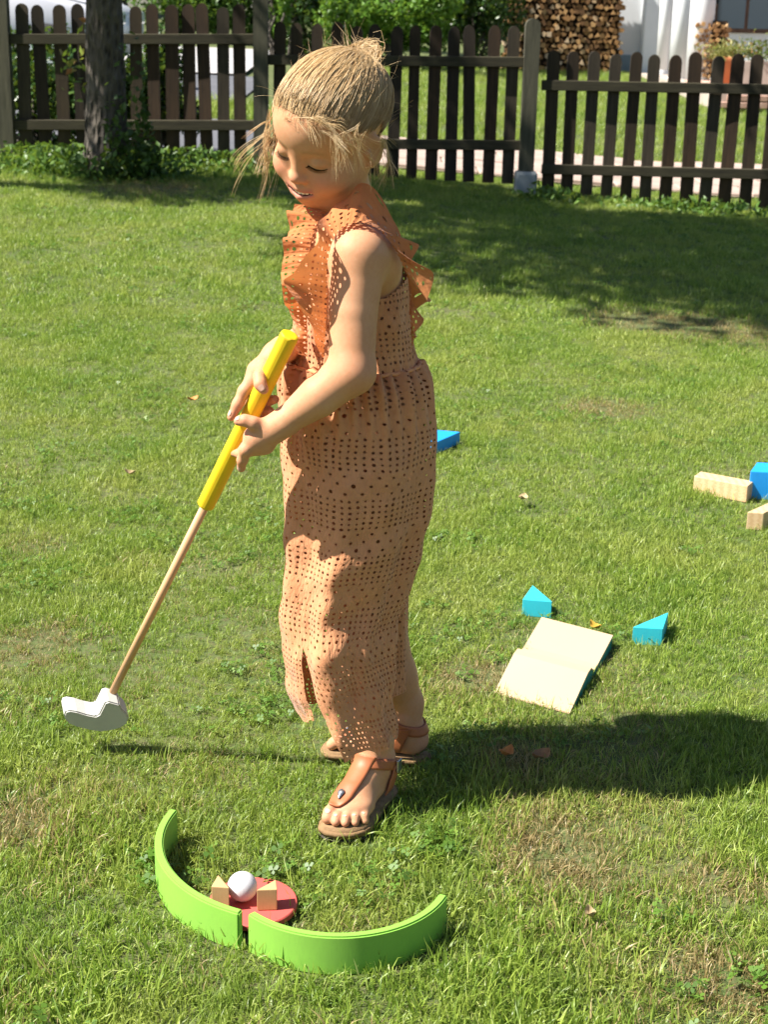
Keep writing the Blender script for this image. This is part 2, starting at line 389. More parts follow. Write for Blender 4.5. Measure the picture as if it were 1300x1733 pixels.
shrub('broadleaf_shrub', 'sunlit green shrub beyond the road, seen over the left fence panel', 395, 60, 27.5, 2.8, 2.6, m_mid, 14000, .10, 15, 1.4, 26, .3)
shrub('climbing_shrub', 'yellow green shrub just right of the tall grey green post', 463, 30, 23.5, .55, 2.2, m_lime, 3500, .09, 16, .6, 12)
shrub('broadleaf_shrub', 'sparse shrub glimpsed beyond the road just right of the trunk', 300, 60, 29, 2.4, 2.8, m_mid, 8000, .11, 17, 1.4, 20)
shrub('undergrowth_shrub', 'dark low shrub added for the shade behind the far left pickets', 75, 190, 11.3, 1.5, .78, m_dark, 7000, .055, 18, .7, 18)  # shrub added to give the dark shade between these pickets
shrub('undergrowth_shrub', 'dark low shrub behind the pickets right of the trunk', 262, 190, 11.4, .72, .9, m_dark, 4500, .05, 19, .5, 14)
for k, (x, Y, w, h, s) in enumerate([(-13, 36, 6, 6, 31), (-6.5, 38, 6, 5.5, 32), (-1, 37, 5, 6, 33), (3.2, 39, 5, 5.5, 34)]):
    tree(['round far tree behind the road at the left', 'broad far tree behind the sunlit shrub', 'far tree behind the spruce and conifer', 'far tree behind the stacked firewood'][k],
         (x, Y, float(H(x, Y))), .2, (x, Y, float(H(x, Y)) + h * .58), (w * .6, 2.2, h * .5), 9000, .3, m_mid if k % 2 else m_dark, 6, False, 'far trees closing the view', s, 18)
# weeds along the fence foot
m_weed = leaf_mat('weed_leaves', (.04, .09, .015), (.09, .18, .03), (.16, .26, .06))
for k, (px, py, Y, w, h, n) in enumerate([(40, 292, 9.9, .8, .16, 700), (105, 300, 9.6, .5, .20, 700), (235, 300, 9.7, .5, .18, 600), (330, 280, 10.3, .9, .14, 700), (925, 322, 10.25, .3, .10, 260), (1150, 350, 10.3, 1.2, .08, 600)]):
    lab = ['leafy weeds below the leftmost pickets', 'leafy weeds in the corner just left of the tree trunk', 'ground ivy and weeds right of the tree foot', 'low weeds under the fence right of the tree', 'small weeds round the concrete footing of the short post', 'thin weeds under the right fence panel'][k]
    p = at(px, py, Y); t = thing('weed', lab, 'weeds', (p[0], Y, float(H(p[0], Y))), group='weeds at the foot of the fence')
    P = rng.normal(0, 1, (n, 3)) * (w * .33, .12, 0); P[:, 2] = rng.uniform(0, 1, n) ** 1.5 * h * np.exp(-(P[:, 0] / w) ** 2)
    link_mesh('foliage', leaves_mesh('foliage', P, .055, rng, -.3, aspect=.45), t, m_weed)

# ------------------------------------------------------------------ firewood, house, terrace, car
m_logend, nt, b = new_mat('split_log'); var = nt.new('ShaderNodeAttribute', attribute_name='var').outputs['Fac']
nt.put(b.inputs['Base Color'], nt.ramp(var, [(0, (.10, .05, .02)), (.5, (.30, .16, .06)), (.85, (.46, .28, .12)), (1, (.55, .42, .28))])); b.inputs['Roughness'].default_value = .85
m_gap_shade = simple('log_gap_shade', (.03, .018, .01), (.02, .012, .008), 9, .9)  # dark colour standing in for the shade in the gaps of a stack
def log_pile(name, label, x0, x1, Y, z0, h, s, mat, seed, lenr=.4):
    rnd = np.random.default_rng(seed); t = thing(name, label, 'firewood', ((x0 + x1) / 2, Y, z0)); V, F, A, o = [], [], [], 0
    nx = int((x1 - x0) / s); nz = int(h / s)
    for j in range(nz):
        for i in range(nx):
            cx = x0 - (x0 + x1) / 2 + (i + .5 + .5 * (j % 2) + rnd.normal(0, .12)) * s; cz = (j + .5 + rnd.normal(0, .12)) * s
            k = rnd.integers(3, 6); ph = rnd.uniform(0, 6.28); r = s * rnd.uniform(.46, .62); y0 = rnd.uniform(-.04, .04)
            an = ph + np.arange(k) * 2 * math.pi / k + rnd.normal(0, .2, k)
            ring = [(cx + r * math.cos(q), y0, cz + r * math.sin(q)) for q in an]; back = [(x, lenr, z) for x, _, z in ring]
            V += ring + back; F.append(list(range(o, o + k)))
            for q in range(k): F.append([o + q, o + (q + 1) % k, o + k + (q + 1) % k, o + k + q])
            A += [rnd.uniform(0, 1)] * (2 * k); o += 2 * k
    link_mesh('gap_backing', bm_mesh('gap_backing', box_bm((0, lenr * .62, h * .49), (x1 - x0 - s, lenr * .7, h * .97))), t, m_gap_shade)  # dark box added inside the stack so the gaps look shaded
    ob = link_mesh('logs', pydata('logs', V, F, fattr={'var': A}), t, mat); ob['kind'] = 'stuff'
    return t
WY = 26.4
wl = at(850, 108, WY); wr = at(1050, 112, WY)
log_pile('firewood_stack', 'tall stack of split firewood against the house', wl[0], wr[0], WY, float(H(wl[0], WY)) - .02, 1.9, .088, m_logend, 5)
m_white = simple('white_render', (.70, .72, .74), (.64, .66, .69), 2, .8, .15, 60)
m_plinth = simple('blue_grey_plinth', (.22, .30, .36), (.18, .25, .30), 3, .8)
m_brick = simple('terrace_brick', (.50, .33, .26), (.36, .2, .15), 6, .9, .3, 40)
m_bed = simple('mortar', (.42, .36, .31), (.33, .28, .24), 6, .95, .3, 60)
m_terra = simple('terracotta', (.50, .17, .07), (.38, .12, .05), 5, .8)
m_glass, nt, b = new_mat('window_glass'); b.inputs['Base Color'].default_value = (.05, .07, .09, 1); b.inputs['Roughness'].default_value = .05; b.inputs['Specular IOR Level'].default_value = .6
m_frame = simple('brown_window_frame', (.10, .05, .03), (.06, .03, .02), 6, .6)
HY = 27.0
hx0 = wr[0] - .02; hz = float(H(5, HY))
hs = thing('house', 'white rendered house beyond the neighbouring lawn', 'house', (hx0, HY, hz))
link_mesh('wall', bm_mesh('wall', box_bm((3.2, 1.5, 1.7), (6.4, 3.0, 3.6))), hs, m_white)
link_mesh('plinth', bm_mesh('plinth', box_bm((.42, -.02, .10), (.8, .05, .34), .005, 1)), hs, m_plinth)
link_mesh('pier', bm_mesh('pier', box_bm((.62, -.14, 1.5), (.42, .3, 3.2), .03, 2)), hs, m_white)
wx = at(1262, 40, HY)[0] - hx0
fr = link_mesh('window', bm_mesh('window', box_bm((wx, -.02, 1.16), (1.1, .08, 1.0), .01, 1)), hs, m_frame)
for k in (-1, 1): link_mesh('pane', bm_mesh('pane', box_bm((wx + k * .26, -.07, 1.16), (.46, .02, .86))), fr, m_glass)
link_mesh('window', bm_mesh('window', box_bm((at(1222, 10, HY)[0] - hx0, -.02, 1.55), (.5, .08, .9), .01, 1)), hs, m_white)
for k, (px, base, Y, r) in enumerate([(1121, 108, 25.9, .10), (1146, 137, 24.2, .14), (1180, 141, 23.6, .185)]):
    p = at(px, base, Y); z0 = float(H(p[0], Y))
    t = thing('porch_column', ['thin white porch column nearest the house pier', 'white porch column in the middle of the three', 'thickest white porch column, at the right'][k], 'column', (p[0], Y, z0), group='white columns of the house porch')
    link_mesh('shaft', bm_mesh('shaft', lathe_bm([(r, .10), (r * .97, 1.2), (r * .94, 3.2)], 28), True), t, m_white)
    link_mesh('base', bm_mesh('base', lathe_bm([(r * 1.05, -.05), (r * 1.05, .07), (r, .10)], 28)), t, m_white)
t0 = at(1085, 180, 19.2)
ter = thing('terrace', 'pink brick terrace with a brick edge in front of the house', 'terrace', (4.05, 20.4, float(H(4.4, 20.4))))
X0, X1 = -.05, 5.5
link_mesh('paving_bed', bm_mesh('paving_bed', box_bm((2.7, 2.6, .10), (5.5, 6.6, .2))), ter, m_bed)
brick_me = bm_mesh('brick', box_bm((0, 0, 0), (.235, .115, .07), .006, 1)); brick_me.materials.append(m_brick)
for j in range(2):
    for i in range(22):
        o = bpy.data.objects.new('brick', brick_me); COL.objects.link(o); o.parent = ter
        o.location = (.08 + i * .25 + (.12 if j else 0), -.76 + random.uniform(-.006, .006), .06 + j * .085 + .0); o.rotation_euler = (0, random.gauss(0, .01), random.gauss(0, .02))
for j in range(9):
    for i in range(14):
        o = bpy.data.objects.new('brick', brick_me); COL.objects.link(o); o.parent = ter
        o.location = (.3 + i * .36 + (.18 if j % 2 else 0), -.5 + j * .36, .195 + random.uniform(-.004, .004)); o.rotation_euler = (0, 0, random.gauss(0, .02)); o.scale = (1.45, 2.9, 1)
pz = float(H(5, 22.5)) + .18
p = at(1224, 105, 22.5)
m_tile = simple('stacked_roof_tile', (.36, .17, .11), (.55, .42, .34), 5, .9)
log_pile('tile_stack', 'heap of stacked red brown tiles and wood at the house wall', p[0] - .24, p[0] + .26, 23.4, pz, .82, .07, m_logend, 8, .3)
p = at(1236, 120, 21.4)
pt = thing('plant_pot', 'terracotta pot with dry yellow green plant on the terrace', 'plant pot', (p[0], 21.4, float(H(p[0], 21.4)) + .10))
link_mesh('pot', bm_mesh('pot', lathe_bm([(.10, .1), (.15, .38), (.17, .40), (.17, .46), (.14, .46), (.13, .40)], 24), True), pt, m_terra)
link_mesh('foliage', leaves_mesh('foliage', rng.normal(0, 1, (500, 3)) * (.15, .13, .06) + (-.05, 0, .52), .09, rng, .2, aspect=.25), pt, leaf_mat('dry_plant', (.16, .15, .05), (.30, .30, .10), (.4, .36, .16)))
p = at(1285, 100, 21.2)
pt = thing('plant_pot', 'pale box planter with small blossoms right of the terracotta pot', 'plant pot', (p[0], 21.2, float(H(p[0], 21.2)) + .10))
link_mesh('box', bm_mesh('box', box_bm((0, 0, .28), (.5, .25, .3), .01, 1)), pt, m_bed)
link_mesh('foliage', leaves_mesh('foliage', rng.normal(0, 1, (400, 3)) * (.17, .1, .09) + (0, 0, .55), .06, rng, .0), pt, leaf_mat('blossom', (.05, .09, .02), (.12, .15, .04), (.6, .3, .12)))
# parked car behind the left panel
m_car = simple('silver_car_paint', (.62, .62, .68), (.60, .60, .66), 1, .3, spec=.6)
m_tyre = simple('tyre_rubber', (.02, .02, .02), (.03, .03, .03), 5, .8)
m_lamp = simple('car_lamp', (.6, .65, .7), (.5, .55, .6), 9, .1, spec=.8)
ca = at(40, 60, 17.0)
car = thing('parked_car', 'silver car parked beyond the fence at the far left', 'car', (ca[0] - .9, 17.0, float(H(ca[0], 17.0)) + .03))
prof = [(-2.0, .35), (-2.05, .75), (-1.85, .98), (-1.3, 1.02), (-.75, 1.45), (.45, 1.48), (1.1, 1.0), (1.85, .86), (2.05, .7), (2.05, .35)]
bm = bmesh.new(); rings = []
for y, ins in ((-.86, .06), (-.82, 0), (.82, 0), (.86, .06)):
    rings.append([bm.verts.new((x * (1 - ins * .3), y * (1 - .16 * max(0, (z - .95)) / .5), z - (ins * .5 if z > .5 else -ins * .5))) for x, z in prof])
for a_, b_ in zip(rings, rings[1:]):
    for i in range(len(prof)): bm.faces.new((a_[i], a_[(i + 1) % len(prof)], b_[(i + 1) % len(prof)], b_[i]))
bm.faces.new(rings[0][::-1]); bm.faces.new(rings[-1]); bmesh.ops.recalc_face_normals(bm, faces=bm.faces); bmesh.ops.bevel(bm, geom=bm.edges[:], offset=.03, segments=2, affect='EDGES')
link_mesh('body', bm_mesh('body', bm, True), car, m_car)
for nm, pl in (('windscreen', [(.55, 1.44), (1.04, 1.05)]),):
    bm = bmesh.new(); vs = [bm.verts.new((pl[0][0] + .03, -.6, pl[0][1])), bm.verts.new((pl[0][0] + .03, .6, pl[0][1])), bm.verts.new((pl[1][0] + .04, .72, pl[1][1])), bm.verts.new((pl[1][0] + .04, -.72, pl[1][1]))]
    bm.faces.new(vs); link_mesh(nm, bm_mesh(nm, bm), car, m_glass)
for x0, x1 in ((-.95, -.3), (-.2, .62)):
    bm = bmesh.new(); vs = [bm.verts.new(q) for q in ((x0, -.868, 1.02), (x1 + (.28 if x1 > 0 else 0), -.868, 1.02), (x1, -.76, 1.38), (x0 + (.2 if x0 < -.5 else 0), -.76, 1.38))]
    bm.faces.new(vs); link_mesh('side_window', bm_mesh('side_window', bm), car, m_glass)
for x in (-1.3, 1.3):
    for y in (-.8, .8):
        bm = lathe_bm([(.02, -.1), (.30, -.1), (.33, -.07), (.33, .07), (.30, .1), (.02, .1)], 24); bmesh.ops.rotate(bm, verts=bm.verts, matrix=Matrix.Rotation(R(90), 3, 'X')); bmesh.ops.translate(bm, verts=bm.verts, vec=(x, y, .33))
        w_ = link_mesh('wheel', bm_mesh('wheel', bm, True), car, m_tyre)
        bm = lathe_bm([(.02, -.11), (.2, -.11), (.2, .11), (.02, .11)], 20); bmesh.ops.rotate(bm, verts=bm.verts, matrix=Matrix.Rotation(R(90), 3, 'X')); bmesh.ops.translate(bm, verts=bm.verts, vec=(x, y, .33)); link_mesh('rim', bm_mesh('rim', bm), w_, m_lamp)
for y in (-.62, .62): link_mesh('headlight', bm_mesh('headlight', box_bm((2.02, y, .72), (.1, .3, .14), .03, 2)), car, m_lamp)
# ------------------------------------------------------------------ toys on the lawn
def painted(name, c, rough=.45):
    m, nt, b = new_mat(name); tc = nt.new('ShaderNodeTexCoord').outputs['Object']
    n1 = nt.noise(tc, 16, 5); n2 = nt.noise(nt.scale_vec(tc, (60, 60, 9)), 6, 4); n3 = nt.noise(tc, 210, 3, .7)
    cc = nt.mix(nt.mapr(n1, .3, .7), c, tuple(x * .86 for x in c)); cc = nt.mix(nt.mapr(n2, .45, .8, 0, .35), cc, tuple(x * .78 + .012 for x in c))
    cc = nt.mix(nt.mapr(n3, .70, .76, 0, .5), cc, tuple(x * .45 + .03 for x in c))
    nt.put(b.inputs['Base Color'], cc); nt.put(b.inputs['Roughness'], nt.mapr(n1, .3, .7, rough, rough + .2)); b.inputs['Specular IOR Level'].default_value = .35
    nt.put(b.inputs['Normal'], nt.bump(nt.math('ADD', n2, nt.math('MULTIPLY', n3, .4)), .12, .001)); return m
def wood(name, c1, c2, axis_=(1, 1, 12)):
    m, nt, b = new_mat(name); tc = nt.new('ShaderNodeTexCoord').outputs['Object']; v = nt.scale_vec(tc, axis_)
    w = nt.new('ShaderNodeTexWave'); w.inputs['Scale'].default_value = 9; w.inputs['Distortion'].default_value = 5; w.inputs['Detail'].default_value = 3; nt.put(w.inputs[0], v)
    nz = nt.noise(v, 40, 3); c = nt.mix(nt.mapr(w.outputs[1], .3, 1.0, 0, .8), c1, c2); c = nt.mix(nt.mapr(nz, .5, .8, 0, .5), c, c2)
    nt.put(b.inputs['Base Color'], c); b.inputs['Roughness'].default_value = .55
    nt.put(b.inputs['Normal'], nt.bump(nz, .1, .001)); return m
m_green = painted('lime_green_paint', (.22, .46, .065)); m_red = painted('red_paint', (.60, .095, .08)); m_cyan = painted('turquoise_paint', (.035, .50, .62))
m_blue = painted('sky_blue_paint', (.012, .30, .80)); m_yel = painted('yellow_grip', (.74, .50, .010), .5)
m_teal = painted('teal_paint', (.01, .22, .21))
m_cream = simple('pale_plywood', (.52, .375, .24), (.50, .355, .225), 4, .55, .05, 300, bdist=.001); m_pine = wood('pine_wood', (.58, .38, .18), (.42, .25, .10), (30, 30, 2)); m_beam = wood('beam_wood', (.60, .43, .25), (.50, .32, .16), (2, 30, 30))
m_stick = wood('stick_wood', (.60, .36, .19), (.46, .25, .12), (30, 30, 1))
m_headw = painted('white_painted_wood', (.50, .485, .45), .5)
m_ball = painted('white_ball_paint', (.66, .64, .65), .35)
EXCL = []      # lawn areas kept free of tall blades: (polygon or disc)
def gz0(px, py, z):
    d = ray(px, py); s = (z - CAMZ) / d[2]; return np.array([d[0] * s, d[1] * s])
AC = (-.106, 1.932); AR = .226
ARCS = [((-.0921, 1.9343), .2218, R(162.5), R(247.6)), ((-.0516, 1.8380), .1570, R(223.6), R(340.5))]
def arc_wall(name, label, AC, AR, a0, a1):
    t = thing(name, label, 'toy wall', (AC[0], AC[1], 0), group='green curved walls of the mini golf hole')
    n = 110; th = .0125; out = []
    for k in range(n + 1): a = a0 + (a1 - a0) * k / n; out.append((AR * math.cos(a), AR * math.sin(a)))
    for k in range(n, -1, -1): a = a0 + (a1 - a0) * k / n; out.append(((AR - th) * math.cos(a), (AR - th) * math.sin(a)))
    bm = prism_bm(out, .0, .057); bmesh.ops.bevel(bm, geom=[e for e in bm.edges if e.calc_face_angle(0) > .8], offset=.0022, segments=2, affect='EDGES')
    me = bm_mesh('wall', bm, True); me.set_sharp_from_angle(angle=R(25)); link_mesh('wall', me, t, m_green)
arc_wall('curved_wall', 'lime green curved wall left of the slot, nearest the wooden blocks', *ARCS[0])
arc_wall('curved_wall', 'lime green curved wall right of the slot, ending in the open lawn', *ARCS[1])
DC = at(445, 1522, 1.855)[:2]
DC = gz0(428, 1524, .016)
dt = thing('red_disc', 'flat red round disc under the white ball inside the green wall', 'toy disc', (DC[0], DC[1], .006))
bm = lathe_bm([(.059, 0), (.0605, .0015), (.0605, .0085), (.059, .010)], 56); link_mesh('plate', bm_mesh('plate', bm), dt, m_red)
EXCL.append(('disc', DC[0], DC[1], .067))
bc = gz0(410, 1500, .037)
bt = thing('ball', 'white wooden ball resting on the red disc between two blocks', 'ball', (bc[0], bc[1], .0165 + .0203))
bm = bmesh.new(); bmesh.ops.create_uvsphere(bm, u_segments=48, v_segments=32, radius=.0205); link_mesh('sphere', bm_mesh('sphere', bm, True), bt, m_ball)
def tri_block(label, p_front_l, p_front_r, apex, h, mat, cat='toy block', z=0.0, group=None, name='triangular_block'):
    c = (np.array(p_front_l) + p_front_r + apex) / 3
    t = thing(name, label, cat, (c[0], c[1], z), group=group)
    out = [tuple(np.array(q) - c) for q in (p_front_l, p_front_r, apex)]
    if (out[1][0] - out[0][0]) * (out[2][1] - out[0][1]) - (out[1][1] - out[0][1]) * (out[2][0] - out[0][0]) < 0: out = out[::-1]
    link_mesh('body', bm_mesh('body', prism_bm(out, 0, h, .0012, 2)), t, mat)
    EXCL.append(('poly', [tuple(np.array(o) * 1.15 + c) for o in out])); return t
def gz(px, py, z):
    d = ray(px, py); s = (z - CAMZ) / d[2]; return np.array([d[0] * s, d[1] * s])
hb = .034; zt = .0165
tri_block('pale wooden triangular block left of the white ball', gz(357, 1500, zt + .036), gz(388, 1502, zt + .036), gz(369, 1480, zt + .036), .036, m_pine, z=zt, group='wooden triangular blocks beside the ball')
tri_block('striped wooden triangular block right of the white ball on the red disc', gz(434, 1506, zt + .032), gz(469, 1505, zt + .032), gz(467, 1488, zt + .032), .032, m_pine, z=zt, group='wooden triangular blocks beside the ball')
hb = .037
tri_block('turquoise triangular block behind the left corner of the ramp', gz(885, 1014, hb), gz(935, 1018, hb), gz(902, 990, hb), hb, m_cyan, group='turquoise triangular blocks behind the ramp')
tri_block('turquoise triangular block standing apart to the right of the ramp', gz(1072, 1061, hb), gz(1123, 1064, hb), gz(1132, 1036, hb), hb, m_cyan, group='turquoise triangular blocks behind the ramp')
hb = .035
tri_block('bright blue wedge block lying in the grass behind the girl', gz(735, 750, hb), gz(779, 731, hb), gz(700, 724, hb), hb, m_blue, name='blue_wedge')
# ramp with a valley
A, B, C_, D = gz(917, 1048, .022), gz(1038, 1079, .022), gz(965, 1207, .004), gz(837, 1172, .004)
rt = thing('ramp', 'pale plywood ramp with a valley and teal sides lying on the lawn', 'toy ramp', (*((A + B + C_ + D) / 4), 0)); oc = (A + B + C_ + D) / 4
profs = [(0, .027), (.38, .015), (.46, .0145), (.54, .030), (.62, .0305), (1.0, .005)]
prof2 = []
for i in range(len(profs) - 1):
    for k in range(6): f = k / 6; prof2.append((profs[i][0] * (1 - f) + profs[i + 1][0] * f, profs[i][1] * (1 - f) + profs[i + 1][1] * f))
prof2.append(profs[-1])
def ramp_pt(s, w): return (A * (1 - w) + B * w) * (1 - s) + (D * (1 - w) + C_ * w) * s - oc
V, F = [], []
for s, h in prof2:
    for w in (0, 1): q = ramp_pt(s, w); V.append((q[0], q[1], h)); V.append((q[0], q[1], max(h - .003, 0)))
n = len(prof2)
for i in range(n - 1):
    a_ = 4 * i; b_ = a_ + 4
    F += [(a_, b_, b_ + 2, a_ + 2), (a_ + 1, a_ + 3, b_ + 3, b_ + 1), (a_, a_ + 1, b_ + 1, b_), (a_ + 2, b_ + 2, b_ + 3, a_ + 3)]
F += [(0, 2, 3, 1), (4 * n - 4, 4 * n - 3, 4 * n - 1, 4 * n - 2)]
link_mesh('top_board', pydata('top_board', V, F), rt, m_cream)
V, F = [], []
for s, h in prof2:
    for w in (.004, .996): q = ramp_pt(min(s, .985), w); V.append((q[0], q[1], max(h - .0034, .0005))); V.append((q[0], q[1], 0))
for i in range(n - 1):
    a_ = 4 * i; b_ = a_ + 4
    F += [(a_, b_, b_ + 2, a_ + 2), (a_ + 1, a_ + 3, b_ + 3, b_ + 1), (a_, a_ + 1, b_ + 1, b_), (a_ + 2, b_ + 2, b_ + 3, a_ + 3)]
F += [(0, 2, 3, 1), (4 * n - 4, 4 * n - 3, 4 * n - 1, 4 * n - 2)]
link_mesh('base_block', pydata('base_block', V, F), rt, m_teal)
EXCL.append(('poly', [tuple(q) for q in (A, B, C_, D)]))
def quad_block(name, label, pts, h, mat, cat='toy block', group=None):
    c = sum(pts) / 4; t = thing(name, label, cat, (c[0], c[1], float(H(*c))), group=group); out = [tuple(q - c) for q in pts]
    ar = sum(out[i][0] * out[(i + 1) % 4][1] - out[(i + 1) % 4][0] * out[i][1] for i in range(4))
    link_mesh('body', bm_mesh('body', prism_bm(out if ar > 0 else out[::-1], 0, h, .002, 2)), t, mat); EXCL.append(('poly', [tuple(q) for q in pts])); return t
hb = .055
p0, p1, p2 = gz(1176, 801, hb), gz(1267, 818, hb), gz(1187, 793, hb)
e1 = p1 - p0; e2 = p2 - p0
quad_block('wooden_beam', 'long pale wooden beam lying left of the blue block', [p0, p0 + e1, p0 + e1 + e2, p0 + e2], hb - .01, m_beam, 'toy beam', 'wooden beams at the right edge')
hb = .075
p0 = gz(1271, 798, hb); p1 = gz(1345, 801, hb); e = gz(1276, 791, hb) - p0
quad_block('blue_block', 'sky blue block at the right edge between the wooden beams', [p0, p1, p1 + e * 2.2, p0 + e * 2.2], hb, m_blue)
hb = .045
p0 = gz(1266, 866, hb); p1 = gz(1294, 868, hb); e = gz(1302, 850, hb) - p0
quad_block('wooden_beam', 'short pale wooden beam in front of the blue block', [p0, p1, p1 + e * 2, p0 + e * 2], hb, m_beam, 'toy beam', 'wooden beams at the right edge')
# fallen leaves
m_leafy = [simple('dry_leaf_%d' % i, c, tuple(x * .6 for x in c), 40, .7) for i, c in enumerate([(.55, .36, .05), (.30, .16, .07), (.55, .22, .06), (.40, .30, .16)])]
for k, (px, py, L, mi, lab) in enumerate([(1008, 1064, .03, 0, 'yellow fallen leaf at the far edge of the ramp'), (915, 1283, .035, 1, 'brown curled leaf lying in the shadow of the girl'), (858, 1278, .03, 2, 'orange brown leaf in the shadow behind the sandals'), (326, 678, .035, 2, 'orange leaf on the sunny lawn left of the yellow grip'), (1000, 1552, .018, 3, 'small dry leaf on the lawn near the bottom right'), (885, 846, .03, 3, 'pale dry leaf on the sunny lawn right of the girl'), (220, 803, .03, 3, 'pale dry leaf on the lawn left of the grip end')]):
    p = gt(px, py, .02); t = thing('fallen_leaf', lab, 'leaf', p, random.uniform(0, 6), group='fallen leaves on the lawn')
    V, F = [], []
    for i in range(9):
        f = i / 8; w = L * .42 * math.sin(math.pi * f ** .8) + .0005
        for j in (-1, 0, 1): V.append(((f - .5) * L, j * w, .006 * abs(j) + .008 * (f - .5) ** 2 * 4 + random.uniform(0, .002)))
    for i in range(8):
        for j in range(2): a_ = 3 * i + j; F.append((a_, a_ + 3, a_ + 4, a_ + 1))
    link_mesh('blade', pydata('blade', V, F, True), t, m_leafy[mi])

# ------------------------------------------------------------------ the golf club
GT = at(491, 566, 2.062); GH = at(190, 1172, 2.270)       # grip top and where the stick enters the head
GA = (GH - GT) / np.linalg.norm(GH - GT); GL = np.linalg.norm(GH - GT)
GB = at(355, 853, 2.062 + (2.270 - 2.062) * .475); gripL = np.dot(GB - GT, GA)
club = thing('golf_club', 'toy putter with yellow grip, wooden stick and white head held by the girl', 'golf club', GH)
def frame_z(z):
    z = Vector(z).normalized(); x = Vector((0, 1, 0)).cross(z).normalized(); y = z.cross(x); return Matrix((x, y, z)).transposed()
GM = frame_z(-GA)
bm = prism_bm([(.0140 * math.cos(math.pi / 4 * i + .25), .0140 * math.sin(math.pi / 4 * i + .25)) for i in range(8)], 0, gripL, .0035, 3)
me = bm_mesh('grip', bm); o = link_mesh('grip', me, club, m_yel); o.location = tuple(GT + GA * gripL - GH); o.rotation_euler = GM.to_euler()
me = bm_mesh('stick', lathe_bm([(.0065, -.03), (.0065, GL - gripL + .02)], 20), True); o = link_mesh('stick', me, club, m_stick); o.rotation_euler = GM.to_euler()
# head: outline traced in its own plane, 3.2 cm thick
hy = 2.258
front = [(110, 1205), (117, 1203), (130, 1205), (146, 1210), (161, 1213), (167, 1210), (171, 1202), (177, 1190), (184, 1188), (202, 1193), (206, 1201), (214, 1208), (218, 1216), (214, 1226), (203, 1233), (188, 1237), (170, 1239), (150, 1236), (130, 1231), (117, 1226), (110, 1218), (108, 1211)]
V0 = np.array([at(x, y, hy + (y - 1210) / 1050 * .62) for x, y in front]); back = V0 + np.array([-.010, .027, .014])
n = len(front); V = np.vstack([V0, back]) - GH
bm = bmesh.new(); vs = [bm.verts.new(q) for q in V]; bm.faces.new(vs[:n][::-1]); bm.faces.new(vs[n:])
for i in range(n): bm.faces.new((vs[i], vs[(i + 1) % n], vs[n + (i + 1) % n], vs[n + i]))
bmesh.ops.recalc_face_normals(bm, faces=bm.faces); bmesh.ops.bevel(bm, geom=[e for e in bm.edges if e.calc_face_angle(0) > .9], offset=.002, segments=2, affect='EDGES')
link_mesh('head', bm_mesh('head', bm), club, m_headw)
